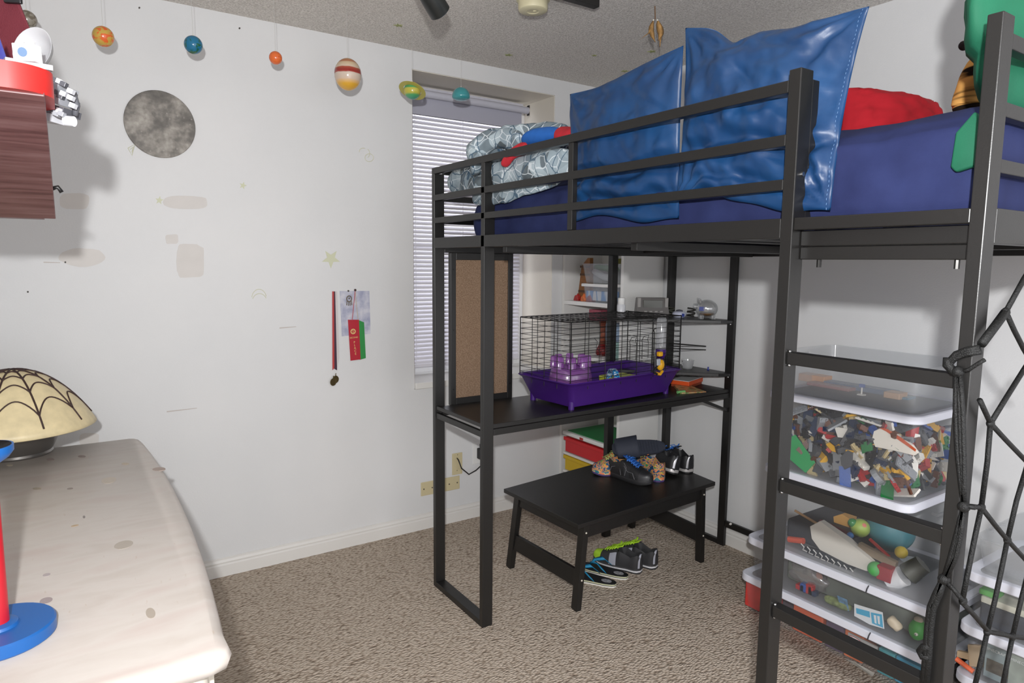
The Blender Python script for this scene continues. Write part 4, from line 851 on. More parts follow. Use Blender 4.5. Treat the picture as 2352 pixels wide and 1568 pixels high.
def tub_bin(name, label, cat, xa, xb, ya, yb, z0, z1, m, taper=0.012, lid=None, lidh=0.012, group=None, contents=None, rim=0.008):
    t = thing(name, label, cat, ((xa+xb)/2, (ya+yb)/2, z0), 0, group)
    L_, W_ = xb-xa, yb-ya; h = z1-z0
    mb = MB(); mb.loft([rrect(L_-2*taper-0.01, W_-2*taper-0.01, 0.02, 0.0), rrect(L_-2*taper, W_-2*taper, 0.025, 0.006), rrect(L_, W_, 0.03, h-0.006), rrect(L_+2*rim, W_+2*rim, 0.035, h-0.005), rrect(L_+2*rim, W_+2*rim, 0.035, h), rrect(L_-0.006, W_-0.006, 0.03, h-0.001), rrect(L_-2*taper-0.006, W_-2*taper-0.006, 0.025, 0.004)], True, True)
    mb.build('tub', m, t, local=True, smooth=True, angle=35)
    if lid:
        lm = MB(); lm.loft([rrect(L_+2*rim+0.006, W_+2*rim+0.006, 0.036, h-lidh*0.9), rrect(L_+2*rim+0.008, W_+2*rim+0.008, 0.038, h+0.001), rrect(L_+2*rim+0.002, W_+2*rim+0.002, 0.036, h+0.005), rrect(L_-0.02, W_-0.02, 0.03, h+0.005), rrect(L_-0.03, W_-0.03, 0.03, h+0.0015)], False, True)
        lm.build('lid', lid, t, local=True, smooth=True, angle=35)
    return t
M_TUBC = clear('tub_clear', (0.96, 0.97, 0.98), 0.16, 0.07)
def px_box(x0, x1, X): return at(x1, 650, X=X).y, at(x0, 650, X=X).y
ya, yb = px_box(1356, 1420, -0.22)
tub_bin('storage_tub', 'clear tub with a white lid under another on the bookcase shelf', 'tub', -0.285, -0.16, ya, yb, BS, BS+0.098, M_TUBC, 0.01, M_WHITE)
tub_bin('storage_tub', 'open clear tub holding white and green things, stacked on another tub', 'tub', -0.285, -0.16, ya-0.004, yb+0.012, BS+0.104, BS+0.215, M_TUBC, 0.016)
tag(MB().rbox(-0.26, -0.19, ya+0.02, yb-0.01, BS+0.008, BS+0.062, 0.006).build('printed_box', nodes_mat('blue_white_print', lambda N, L, co: n_ramp(N, L, n_noise(N, L, n_map(N, L, co, (1, 1, 0.2)), 22, 1), [(0.42, 'dfe3e6'), (0.47, '2b8fd0'), (0.56, '2178bd'), (0.6, 'e6e6e6')]), 0.4)), 'blue and white printed box inside the lower clear tub', 'box')
roll([(-0.23, ya+0.02, BS+0.13), (-0.225, (ya+yb)/2, BS+0.145), (-0.22, yb-0.02, BS+0.175)], (0.02, 0.018), mat('grey_cloth', 'c4c4c4', 0.8), 'cloth_bundle', 31, amp=0.2)
tag(bpy.data.objects['cloth_bundle'], 'grey white cloth bundle in the open clear tub', 'cloth')
roll([(-0.20, ya+0.02, BS+0.185), (-0.2, yb-0.01, BS+0.195)], (0.018, 0.018), mat('green_cloth2', '5d8a62', 0.8), 'green_bundle', 33, amp=0.25)
tag(bpy.data.objects['green_bundle'], 'green cloth bundle in the open clear tub', 'cloth')
for i, (px, c, l) in enumerate(((1328, 'a8231f', 'crinkled red snack bag on the bookcase shelf'), (1344, 'd2692a', 'orange and white snack bag on the bookcase shelf'), (1357, '9c1c22', 'dark red snack bag beside the clear tub'))):
    p = at(px, 690, X=-0.25); s = 0.026
    mb = MB(); mb.grid(lambda u, v: (p.x+(u-0.5)*0.04, p.y+(v-0.5)*2*s, BS+0.004+0.036*abs(math.sin(math.pi*u))**0.4*abs(math.sin(math.pi*v))**0.4*(1+0.5*noise.noise(V((u*5, v*5, i*3)))) if True else 0), 8, 8)
    mb.box(p.x-0.016, p.x+0.016, p.y-s*0.8, p.y+s*0.8, BS, BS+0.012)
    tag(mb.build('snack_bag', mat('bag_%d' % i, c, 0.3, var=0.5, vscale=60)), l, 'snack bag')
# white box standing at the far end of the shelf
a, b = at(1286, 690, X=-0.29), at(1330, 690, X=-0.2)
tag(MB().box(-0.12, -0.05, -0.30, -0.20, BS+0.22, BS+0.26).build('toy_block', mat('olive_block', '6e6a22', 0.6)), 'olive block above the wooden toy', 'toy')
bpy.data.objects['toy_block'].location.z = BS+0.205
B2 = 0.895
tag(MB().rbox(-0.27, -0.16, -0.30, -0.20, B2+0.20, B2+0.2625, 0.004).build('pink_box', mat('box_pink', '9a4a58', 0.5, var=0.2, vscale=40)), 'pink printed box on the stack under the bookcase shelf', 'box')
tag(MB().rbox(-0.28, -0.15, -0.49, -0.36, B2, B2+0.10, 0.01).build('craft_bin', mat('bin_teal_red', '7a9a94', 0.4, var=0.5, vscale=25)), 'multicoloured craft container on the middle bookcase shelf', 'container')
tag(MB().rbox(-0.28, -0.15, -0.49, -0.35, B2+0.105, B2+0.20, 0.01).build('craft_bin', mat('bin_blueish', '8aa0b8', 0.4, var=0.3, vscale=20)), 'blue grey container stacked on the craft container', 'container')
bpy.data.objects['craft_bin.001'].location.z -= 0.005
rt = thing('red_figure', 'dark red and brown toy figure on the middle bookcase shelf', 'toy', (-0.2, -0.24, B2))
MB().tube([(-0.2, -0.24, B2), (-0.2, -0.25, B2+0.03), (-0.2, -0.24, B2+0.06)], [0.035, 0.04, 0.02], 10).build('base', mat('fig_red', '7a1c1c', 0.5), rt, smooth=True)
MB().tube([(-0.2, -0.24, B2+0.05), (-0.2, -0.25, B2+0.12), (-0.2, -0.245, B2+0.2005)], [0.018, 0.016, 0.024], 10).build('column', mat('fig_brown', '8a4a34', 0.6), rt, smooth=True)
# drawer tower below
dw = thing('drawer_tower', 'white drawer tower with red, yellow and blue drawers and a green top', 'drawers', (-0.2, -0.27, 0.06))
DX0, DX1, DYa, DYb, DTZ = -0.345, -0.03, -0.497, -0.085, 0.44
DWX = -0.345
MB().box(-0.30, -0.024, -0.49, -0.08, 0.06, 0.415).build('carcass', M_WHITE, dw, bevel=0.004)
MB().rbox(-0.35, -0.024, -0.495, -0.075, 0.415, 0.437, 0.012).build('top_tray', M_WHITE, dw)
MB().box(-0.325, -0.04, -0.48, -0.10, 0.437, 0.441).build('green_plate', mat('plate_green', '1f7a3f', 0.5), dw)
tx = MB(); tx.rbox(-0.352, -0.3495, -0.27, -0.24, 0.419, 0.433, 0.001); tx.build('logo_patch', mat('logo_red', 'b03030', 0.5), dw)
for z0, c, nm in ((0.315, 'c81f26', 'red'), (0.205, 'd0ac12', 'yellow'), (0.09, '1e4f9a', 'blue')):
    d = MB(); d.box(-0.335, -0.305, -0.478, -0.092, z0, z0+0.088).box(-0.345, -0.335, -0.485, -0.085, z0+0.068, z0+0.088)
    do = d.build('drawer', mat('drawer_'+nm, c, 0.35, spec=0.5), dw, bevel=0.002); do['label'] = nm+' plastic drawer'
    MB().box(-0.34, -0.30, -0.49, -0.08, z0-0.018, z0-0.004).build('runner', M_WHITE, dw)
# ------------------------------------------------------------------ shoes
def shoe_parts(t, L, W, cols, seed=0, laces=True, low=1.0, pattern=None, sole_h=0.022, swirl_lace=True, pipe=False):
    """a sneaker: heel at x=0, toe at x=L, z up; cols: upper, sole, midsole, lining, lace, overlay"""
    def half(x):
        u = x/L
        w = 0.5*W*(0.74+0.26*math.sin(math.pi*min(1, max(0, (u-0.25)/0.75)))) if u < 0.97 else 0.5*W*0.74
        if u < 0.12: w *= math.sqrt(max(0.02, 1-((0.12-u)/0.125)**2))
        if u > 0.72: w *= math.sqrt(max(0.02, 1-((u-0.72)/0.285)**2))
        return w
    st = [i/22 for i in range(23)]; xs = [L*(0.004+0.992*u) for u in st]
    def outline(z, k=1.0): return [(x, half(x)*k, z) for x in xs]+[(x, -half(x)*k, z) for x in xs[::-1]]
    def lift(pts): return [(x, y, z+0.012*max(0, (x/L-0.78)/0.22)**2) for x, y, z in pts]
    MB().loft([lift(outline(0.0, 0.96)), lift(outline(0.004, 1.0)), lift(outline(0.008, 1.0))]).build('outsole', cols['sole'], t, local=True)
    MB().loft([lift(outline(0.008, 1.02)), lift(outline(sole_h*0.7, 1.05)), lift(outline(sole_h, 1.0))]).build('midsole', cols['mid'], t, local=True, smooth=True, angle=50)
    def H(u): # height of the top line
        if u < 0.06: return 0.088*low
        if u < 0.18: return (0.088-0.016*((u-0.06)/0.12))*low
        if u < 0.40: return (0.072+0.020*((u-0.18)/0.22))*low
        if u < 0.52: return (0.092+0.004*math.sin((u-0.40)/0.12*math.pi))*low
        return (0.092-0.046*((u-0.52)/0.48)**0.9)*low
    def U(u, s, off=0.0):
        x = L*(0.006+0.985*u); w = half(x)*1.0+off; h = H(u)+off; a = math.pi*(0.5+0.5*s)   # s -1..1 : one side over the top to the other
        y = -w*math.copysign(abs(math.cos(a))**0.75, math.cos(a)); z = sole_h*0.85+(h-sole_h*0.85)*abs(math.sin(a))**0.8
        if u > 0.93: z = sole_h*0.85+(z-sole_h*0.85)*math.sqrt(max(0.05, 1-((u-0.93)/0.075)**2))
        return (x, y, z+0.012*max(0, (x/L-0.78)/0.22)**2)
    def collar(u, s):   # open part: outer wall up, inner wall down
        x = L*(0.006+0.985*u); w = half(x); h = H(u); k = (s+1)*4   # 0..8
        z0 = sole_h*0.85; tab = [(-1.0, z0), (-1.06, z0+(h-z0)*0.45), (-0.98, h*0.97), (-0.88, h), (-0.76, h*0.95), (0.76, h*0.95), (0.88, h), (0.98, h*0.97), (1.06, z0+(h-z0)*0.45)]
        return None
    up = MB(); NS = 17; OP = 10
    rings = []
    for i, u in enumerate(st):
        if 0.03 < u < 0.44:
            x = L*(0.006+0.985*u); w = half(x); h = H(u); z0 = sole_h*0.85; g = min(1, (u-0.03)/0.05); pts = []
            prof = [(-1, z0), (-1.05, z0+(h-z0)*0.3), (-1.05, z0+(h-z0)*0.6), (-0.96, z0+(h-z0)*0.88), (-0.86, h), (-0.74, h-0.004), (-0.66, h*0.6), (-0.6, z0+0.012), (0, z0+0.010)]
            prof = prof+[(-a, b) for a, b in prof[-2::-1]]
            rings.append([(x, w*a, b) for a, b in prof])
        else: rings.append([U(u, -1+2*k/(NS-1)) for k in range(NS)])
    n = NS; vs = [p for r in rings for p in r]; fs = []
    for i in range(len(rings)-1):
        for k in range(n-1): fs.append((i*n+k, i*n+k+1, (i+1)*n+k+1, (i+1)*n+k))
    fs.append(tuple(range(n))); fs.append(tuple((len(rings)-1)*n+k for k in range(n))[::-1])
    up.add(vs, fs); up.build('upper', cols['upper'], t, local=True, smooth=True, angle=60)
    # lining inside the opening
    ln = MB(); ln.loft([[(L*u, half(L*u)*0.64*c_, sole_h+0.016) for c_ in (1, -1)] for u in (0.08, 0.18, 0.3, 0.42)], False, False, closed=False)
    ln.build('insole', cols['lining'], t, local=True)
    def patch(nm, u0, u1, s0, s1, m, off=0.0016, nu=10, ns=10, fn=None):
        mb = MB(); mb.grid(lambda a, b: U(u0+(u1-u0)*a, (s0+(s1-s0)*b), off), nu, ns); mb.build(nm, m, t, local=True, smooth=True)
    for s in (-1, 1):
        patch('side_overlay', 0.46, 0.60, s*0.98, s*0.45, cols['over']); patch('heel_overlay', 0.005, 0.03, s*0.95, s*0.1, cols['over'])
    patch('toe_cap', 0.80, 0.985, -0.97, 0.97, cols.get('toe', cols['over']))
    patch('heel_stripe', 0.0, 0.028, -0.45, 0.45, cols.get('heel', cols['over']))
    tg = MB(); tg.grid(lambda a, b: (L*(0.36+0.30*a), (b-0.5)*W*0.42*(1-0.25*a), H(0.44)+0.016-0.034*a+0.004*math.sin(math.pi*b)), 8, 7); tg.build('tongue', cols.get('tongue', cols['lining']), t, local=True, smooth=True, solid=0.003)
    if pipe:
        pm = MB()
        for s in (-1, 1):
            for ln in ([(0.10, 0.97), (0.14, 0.72), (0.26, 0.62), (0.36, 0.72), (0.40, 0.97)], [(0.46, 0.6), (0.56, 0.75), (0.68, 0.70), (0.74, 0.95)], [(0.44, 0.45), (0.52, 0.62), (0.50, 0.95)]): pm.tube([U(u, s*q, 0.004) for u, q in ln], 0.0012, 5)
        pm.build('piping', cols['pipe'], t, local=True)
    if laces:
        lc = MB()
        for k in range(5):
            u = 0.46+0.055*k; z = H(u)+0.0045; x = L*u; ww = half(x)*0.5
            lc.tube([(x, -ww, z-0.004), (x+0.006, 0, z+0.003), (x+0.012, ww, z-0.004)], 0.0022, 6); lc.tube([(x, ww, z-0.004), (x+0.006, 0, z+0.004), (x+0.012, -ww, z-0.004)], 0.0022, 6)
        x, z = L*0.45, H(0.45)+0.007
        for s in (-1, 1):
            lc.tube([(x, 0, z), (x-0.004, s*0.014, z+0.016), (x+0.008, s*0.03, z+0.012), (x+0.006, s*0.016, z+0.002), (x, 0, z)], 0.0022, 6); lc.tube([(x, 0, z), (x+0.012, s*0.012, z+0.004), (x+0.014, s*0.034, z-0.006)], 0.0022, 6)
        lc.build('laces', cols['lace'], t, local=True, smooth=True)
def shoe(name, label, loc, head, L, W, cols, group=None, rot=None, **k):
    t = thing(name, label, 'shoe', loc, 0, group, rot or (0, 0, head)); shoe_parts(t, L, W, cols, **k); return t
def head(dx, dy): return math.atan2(dy, dx)
LIME = mat('shoe_lime', 'a4cf2a', 0.6); SGREY = mat('shoe_grey', '6f7076', 0.7, bump=0.2, bscale=400); SDK = mat('shoe_dark', '2c2c2e', 0.7, bump=0.15, bscale=400); SSIL = mat('shoe_silver', '9a9ca6', 0.5); SWH = mat('shoe_white', 'd8d8da', 0.5)
colg = dict(upper=SDK, sole=SDK, mid=nodes_mat('mid_grey', lambda N, L, co: n_ramp(N, L, n_sep(N, L, co)[2], [(0.0, 'c9c9cc'), (0.012, 'c9c9cc'), (0.0125, '38383a'), (0.02, '38383a')], 'CONSTANT'), 0.5), lining=LIME, lace=LIME, over=SSIL, toe=LIME, heel=SSIL, tongue=LIME)
s1 = shoe('sneaker', 'lime and grey sneaker on the carpet, beside the flip-flops', (-0.600, -1.005, 0), head(-0.085, 0.205), 0.245, 0.092, colg, 'lime and grey sneakers')
s2 = copy_tree(s1); s2.location = (-0.508, -1.012, 0); s2.rotation_euler = (0, 0, head(-0.075, 0.21)); s2['label'] = 'lime and grey sneaker on the carpet, farther from the flip-flops'
# flip-flops
def flop(name, label, loc, h):
    t = thing(name, label, 'flip-flop', loc, h, 'black and blue flip-flops'); L, W = 0.235, 0.088
    def out(k):
        pts = []
        for i in range(28):
            a = 2*math.pi*i/28; x = L/2-L/2*math.cos(a); u = x/L; w = W/2*(0.72+0.28*u)*(1-0.10*math.exp(-((u-0.42)/0.16)**2)); pts.append((L/2+(x-L/2)*k, math.copysign(abs(math.sin(a))**0.62, math.sin(a))*w*k))
        return pts
    for nm, z0, z1, c in (('outsole', 0, 0.006, 'd8d6cf'), ('midsole', 0.006, 0.009, '26262a'), ('midsole', 0.009, 0.014, 'c7c8a6'), ('footbed', 0.014, 0.017, '151416')):
        MB().loft([[(x, y, z0) for x, y in out(1.0)], [(x, y, z1) for x, y in out(1.0 if nm != 'footbed' else 0.985)]]).build(nm, mat('flop_'+c, c, 0.6), t, local=True)
    MB().lathe([(0.016, 0.0168), (0.016, 0.0176)], 18, Tm((0.045, 0, 0), (0, 0, 0), (1.5, 1, 1))).build('heel_print', mat('flop_print', '8f8f92', 0.6, var=0.5, vscale=120), t, local=True)
    bl = mat('strap_blue', '1d7fa8', 0.5)
    for s in (-1, 1):
        P = [V((0.185, 0, 0.02)), V((0.165, s*0.016, 0.040)), V((0.125, s*0.034, 0.046)), V((0.085, s*0.040, 0.018))]
        mb = MB(); mb.loft([[tuple(p+V((0.0, 0, 0.0))), tuple(p+V((0.004, s*0.002, 0.002))), tuple(p+V((0.012*w_, s*0.004, 0.008*w_))), tuple(p+V((0.006*w_, 0, 0.006*w_)))] for p, w_ in zip(P, (0.5, 1.1, 1.7, 2.2))]); mb.build('strap', bl, t, local=True, smooth=True)
    MB().cyl((0.187, 0, 0.014), (0.185, 0, 0.028), 0.004, None, 8).build('toe_post', bl, t, local=True)
    return t
flop('flip_flop', 'black and blue flip-flop on the carpet, beside the bench leg', (-0.790, -1.040, 0), head(-0.11, 0.205)); flop('flip_flop', 'black and blue flip-flop on the carpet, beside the lime sneaker', (-0.695, -1.015, 0), head(-0.10, 0.205))
# pile on the bench
multi = nodes_mat('multicolour_knit', lambda N, L, co: n_ramp(N, L, n_noise(N, L, n_map(N, L, co, (1, 1, 1.4)), 34, 2, 1.0), [(0.0, '1c3f5c'), (0.40, '22607a'), (0.45, 'd9744a'), (0.50, 'c7a84a'), (0.53, '2f7a55'), (0.57, 'd27f6c'), (0.61, '22607a'), (0.66, '35295c')], 'CONSTANT'), 0.6, 0.3)
ORG = mat('shoe_orange', 'd97a44', 0.6); MPUR = mat('sole_purple', '4a3a6c', 0.5); LYEL = mat('lace_yellowgreen', 'a8b66a', 0.6)
colm = dict(upper=multi, sole=MPUR, mid=nodes_mat('mid_mix', lambda N, L, co: n_ramp(N, L, n_noise(N, L, co, 60, 1), [(0.42, 'd77a52'), (0.5, 'cfc08a'), (0.56, '2a6a78')], 'CONSTANT'), 0.5), lining=mat('lining_orange', 'c9713f', 0.7), lace=LYEL, over=multi, tongue=ORG)
b0 = BZ
m1 = shoe('sneaker', 'multicoloured sneaker on the bench, toe toward the window wall', (-0.46, -0.80, b0), head(-0.20, 0.045), 0.235, 0.088, colm, 'multicoloured sneakers'); 
m2 = copy_tree(m1); m2.location = (-0.482, -1.0, b0); m2.rotation_euler = (0, 0, head(0.1, 1.0)); m2['label'] = 'multicoloured sneaker on the bench, heel toward the room'
colb = dict(pipe=mat('pipe_grey', '6a6a6c', 0.6), upper=mat('shoe_black', '1c1c1e', 0.55, bump=0.15, bscale=300), sole=mat('sole_black', '161617', 0.6), mid=mat('mid_black', '232325', 0.5), lining=mat('lining_blue', '1f4f9c', 0.7), lace=mat('lace_blue', '2a6cc0', 0.5), over=mat('over_dark', '29292c', 0.4), tongue=mat('lining_blue', '1f4f9c', 0.7))
k1 = shoe('sneaker', 'black running shoe with a blue lining on the bench, in front', (-0.600, -0.775, b0), head(0.035, -0.235), 0.245, 0.09, colb, pipe=True)
cols_ = dict(upper=mat('shoe_black', '1c1c1e', 0.55), sole=mat('sole_black', '161617', 0.6), mid=mat('mid_silver', 'b9b5b3', 0.3, 0.3), lining=mat('lining_black', '141414', 0.8), lace=mat('lace_blue', '2a6cc0', 0.5), over=mat('over_silver', 'a9a9ad', 0.25, 0.6), toe=mat('shoe_black', '1c1c1e', 0.55), heel=mat('heel_gun', '4b4b50', 0.3, 0.5), tongue=mat('shoe_black', '1c1c1e', 0.55))
k2 = shoe('sneaker', 'black and silver sneaker on the bench, heel toward the room', (-0.268, -0.985, b0), head(0.02, 0.235), 0.245, 0.088, cols_, 'black and silver sneakers')
k3 = copy_tree(k2); k3.location = (-0.372, -0.985, b0); k3.rotation_euler = (math.radians(14), 0, head(0.0, 0.235)); k3.location.z += 0.012; k3['label'] = 'black and silver sneaker tilted against the pile on the bench'
# slate slide sandal on top of the pile
SL = mat('slide_slate', '2a2e3a', 0.75, bump=0.2, bscale=300)
sd = thing('slide_sandal', 'slate blue slide sandal lying on top of the shoe pile', 'sandal', tuple(at(1466, 1032, Y=-0.86)), 0, None, (math.radians(-42), math.radians(4), head(-0.83, 0.556)))
def sout(k, L=0.25, W=0.098):
    pts = []
    for i in range(30):
        a = 2*math.pi*i/30; x = L/2-L/2*math.cos(a); u = x/L; w = W/2*(0.76+0.24*u)*(1-0.08*math.exp(-((u-0.42)/0.16)**2)); pts.append((L/2+(x-L/2)*k-L/2, math.copysign(abs(math.sin(a))**0.6, math.sin(a))*w*k))
    return pts
MB().loft([[(x, y, 0) for x, y in sout(0.96)], [(x, y, 0.006) for x, y in sout(1.0)], [(x, y, 0.022) for x, y in sout(1.02)], [(x, y, 0.026) for x, y in sout(0.97)]]).build('sole', SL, sd, local=True, smooth=True, angle=50)
for k in range(13): MB().bar((-0.09+0.013*k, -0.03, 0.0268), (-0.09+0.013*k, 0.03, 0.0268), 0.005, 0.003).build('rib', SL, sd, local=True, bevel=0.001)
sb = MB(); sb.grid(lambda u, v: (0.0+0.105*u+0.012*math.sin(math.pi*v), -0.054*math.cos(math.pi*v)*(1-0.12*u), 0.012+0.062*math.sin(math.pi*v)**0.7*(1-0.35*u)), 12, 18); sb.build('strap', SL, sd, local=True, smooth=True, solid=0.006)
# ------------------------------------------------------------------ storage bins against the wall
M_BIN = clear('bin_clear', (0.985, 0.988, 0.99), 0.042, 0.025, (0.80, 0.82, 0.86))
M_BIN2 = clear('bin_milky', (0.97, 0.975, 0.98), 0.15, 0.03, (0.74, 0.75, 0.76))
M_LID = mat('bin_lid_white', 'd6d8e2', 0.4)
M_LIDT = clear('bin_lid_clear', (0.93, 0.94, 0.96), 0.42, 0.05, (0.78, 0.79, 0.82))
def bin_(label, xa, xb, ya, yb, z0, z1, m, lid=True, lidh=0.022, flat=False, taper=0.014):
    t = thing('storage_bin', label, 'storage bin', ((xa+xb)/2, (ya+yb)/2, z0))
    L_, W_, h = xb-xa, yb-ya, z1-z0; rim = 0.009; hb = h-0.006 if lid else h
    tb = MB(); tb.loft([rrect(L_-2*taper-0.01, W_-2*taper-0.01, 0.02, 0.0), rrect(L_-2*taper, W_-2*taper, 0.028, 0.008), rrect(L_-0.002, W_-0.002, 0.035, hb-0.03), rrect(L_, W_, 0.035, hb-0.004), rrect(L_+2*rim, W_+2*rim, 0.042, hb-0.003), rrect(L_+2*rim, W_+2*rim, 0.042, hb), rrect(L_-0.004, W_-0.004, 0.033, hb), rrect(L_-2*taper-0.006, W_-2*taper-0.006, 0.026, 0.005)], True, True)
    tb.build('tub', m, t, local=True, smooth=True, angle=35)
    if lid:
        lm = MB(); lm.loft([rrect(L_+2*rim+0.006, W_+2*rim+0.006, 0.044, hb-lidh), rrect(L_+2*rim+0.010, W_+2*rim+0.010, 0.046, hb-lidh+0.003), rrect(L_+2*rim+0.008, W_+2*rim+0.008, 0.046, hb+0.003), rrect(L_+2*rim, W_+2*rim, 0.042, hb+0.006), rrect(L_-0.02, W_-0.02, 0.036, hb+0.006), rrect(L_-0.035, W_-0.035, 0.034, hb+0.002)], False, False)
        lo = lm.build('lid_rim', M_LID, t, local=True, smooth=True, angle=35)
        MB().loft([rrect(L_-0.034, W_-0.034, 0.034, hb+0.0005), rrect(L_-0.034, W_-0.034, 0.034, hb+0.002)]).build('lid_panel', M_LIDT, lo, local=True)
    for s in (-1, 1):
        MB().tube([(-0.05, s*(W_/2+rim), h*0.82), (-0.045, s*(W_/2+rim+0.016), h*0.80), (0.045, s*(W_/2+rim+0.016), h*0.80), (0.05, s*(W_/2+rim), h*0.82)], 0.006, 6).build('latch', M_BIN2, t, local=True)
    return t
AY0, AY1 = -2.207, -1.462
b1 = bin_('bottom clear bin of the tall stack, red and orange toys inside', -0.485, -0.045, AY0, AY1, 0.0, 0.163, M_BIN)
b2 = bin_('flat clear bin second from the floor, cards and a green toy inside', -0.485, -0.045, AY0+0.01, AY1-0.02, 0.1635, 0.326, M_BIN)
b3 = bin_('clear bin of balls and paper under the building-brick bin', -0.462, -0.055, -2.065, -1.525, 0.3265, 0.632, M_BIN)
b4 = bin_('clear bin full of loose coloured building bricks', -0.462, -0.055, -2.07, -1.53, 0.6325, 0.932, M_BIN)
b5 = bin_('open nearly empty clear bin on top of the tall stack', -0.462, -0.055, -2.065, -1.53, 0.9325, 1.085, M_BIN2, lid=False)
c1 = bin_('bottom clear bin of the short stack, books inside', -0.485, -0.078, -2.98, -2.262, 0.0, 0.163, M_BIN)
c2 = bin_('second clear bin of the short stack, games inside', -0.485, -0.078, -2.98, -2.262, 0.1635, 0.326, M_BIN)
c3 = bin_('third clear bin of the short stack, dark flat boxes inside', -0.485, -0.078, -2.98, -2.262, 0.3265, 0.497, M_BIN)
# lid clips: dark slots in the rims
for (t, z, y) in ((b1, 0.163, at(1993, 1470, X=-0.5).y), (b2, 0.326, at(1990, 1352, X=-0.5).y)):
    MB().tube([(-0.501, y, z-0.026), (-0.502, y-0.003, z-0.012), (-0.497, y-0.006, z)], 0.0022, 6).build('slot', mat('slot_dark', '3a3a40', 0.6), t)
# ---- loose building bricks in bin 4
BC = {'darkgrey': '4a4c50', 'lightgrey': '85888c', 'white': 'd6d2ca', 'tan': 'c0ad82', 'red': 'a51f22', 'blue': '1f4a94', 'yellow': 'cf9d22', 'green': '1f6e3a', 'black': '1d1d20', 'brown': '5c3420', 'navy': '23304a'}
BM = {k: mat('brick_'+k, v, 0.35) for k, v in BC.items()}
BW = ['darkgrey']*7+['lightgrey']*5+['white']*5+['tan']*3+['red']*4+['blue']*3+['yellow']*3+['green']*2+['black']*5+['brown']*2+['navy']*2
def brick_mesh(nx, ny, h, kind='brick'):
    mb = MB(); p = 0.008; lx, ly = nx*p, ny*p
    if kind == 'slope':
        mb.loft([[(-lx/2, -ly/2, 0), (lx/2, -ly/2, 0), (lx/2, ly/2, 0), (-lx/2, ly/2, 0)], [(-lx/2, -ly/2, h), (-lx/2+p, -ly/2, h), (-lx/2+p, ly/2, h), (-lx/2, ly/2, h)]])
        nx = 1; st = [(-lx/2+p/2, -ly/2+p*(j+0.5)) for j in range(ny)]
    elif kind == 'disc': mb.lathe([(lx/2, 0), (lx/2, h), (lx/2*0.6, h), (lx/2*0.5, h*0.7), (0.0005, h*0.7)], 16); st = []
    elif kind == 'bar': mb.box(-lx/2, lx/2, -0.002, 0.002, 0, 0.004); st = []
    else: mb.box(-lx/2, lx/2, -ly/2, ly/2, 0, h); st = [(-lx/2+p*(i+0.5), -ly/2+p*(j+0.5)) for i in range(nx) for j in range(ny)]
    for x, y in st[:8]: mb.loft([[(x+0.0024*math.cos(k*math.pi/3), y+0.0024*math.sin(k*math.pi/3), z) for k in range(6)] for z in (h, h+0.0017)], False, True)
    me = bpy.data.meshes.new('brick'); me.from_pydata([tuple(v) for v in mb.v], [], mb.f); me.materials.append(BM['red']); me.update(); return me
BK = [brick_mesh(2, 2, 0.0096), brick_mesh(4, 2, 0.0096), brick_mesh(3, 1, 0.0096), brick_mesh(4, 1, 0.0096), brick_mesh(4, 2, 0.0032), brick_mesh(6, 2, 0.0032), brick_mesh(2, 1, 0.0096), brick_mesh(3, 2, 0.0096, 'slope'), brick_mesh(3, 3, 0.008, 'disc'), brick_mesh(6, 1, 0.0032), brick_mesh(8, 1, 0.004, 'bar'), brick_mesh(4, 4, 0.0032)]
rb = random.Random(11)
BR = []
def free(p, r):
    if any((V(p)-q).length < 0.46*(r+rq) for q, rq in BR): return False
    BR.append((V(p), r)); return True
BRAD = [0.009, 0.013, 0.010, 0.012, 0.011, 0.016, 0.007, 0.012, 0.011, 0.015, 0.016, 0.015]
def brick(p, sc, col, idx, rot, where):
    if not free(p, BRAD[idx]*sc): return None
    o = bpy.data.objects.new('toy_brick', BK[idx]); COL.objects.link(o); o.location = p; o.rotation_euler = rot; o.scale = (sc, sc, sc)
    o.material_slots[0].link = 'OBJECT'; o.material_slots[0].material = BM[col]
    cn = {'darkgrey': 'dark grey', 'lightgrey': 'light grey', 'navy': 'dark navy'}.get(col, col)
    return tag(o, 'loose '+cn+' '+BN[idx]+' '+where, 'toy brick', cn+' '+BN[idx]+' pieces in the brick bin')
XBF, YBN = -0.441, -2.046
BN = ['square brick', 'long thick brick', 'short narrow brick', 'long narrow brick', 'flat plate', 'long flat plate', 'tiny brick', 'sloped brick', 'round disc', 'narrow flat strip', 'thin bar', 'square flat plate']
for k in range(560):
    y = -1.66-0.375*rb.random(); z = 0.652+0.205*rb.random()**0.9; ins = 0.013*(1-(z-0.6325)/0.3)
    brick((XBF+ins+0.004+0.016*rb.random(), y, z), 1.5+1.0*rb.random(), rb.choice(BW), rb.choice([0, 1, 2, 3, 3, 4, 4, 5, 6, 7, 7, 8, 9, 10, 11]), (rb.uniform(0, 6.3), rb.uniform(0, 6.3), rb.uniform(0, 6.3)), 'against the front of the clear brick bin')
for k in range(120):
    x = -0.42+0.30*rb.random(); z = 0.652+0.19*rb.random()
    brick((x, YBN+0.018+0.014*rb.random(), z), 1.4+0.8*rb.random(), rb.choice(BW), rb.choice([0, 1, 2, 3, 4, 5, 6, 7, 9, 11]), (rb.uniform(0, 6.3), rb.uniform(0, 6.3), rb.uniform(0, 6.3)), 'against the end of the clear brick bin')
for k in range(90):
    x = -0.42+0.2*rb.random(); y = -1.62-0.40*rb.random()
    brick((x, y, 0.86+0.012*rb.random()), 1.5+0.8*rb.random(), rb.choice(BW), rb.choice([0, 1, 2, 3, 4, 5, 7, 8, 9]), (rb.uniform(-0.6, 0.6), rb.uniform(-0.6, 0.6), rb.uniform(0, 6.3)), 'on top of the heap in the clear brick bin')
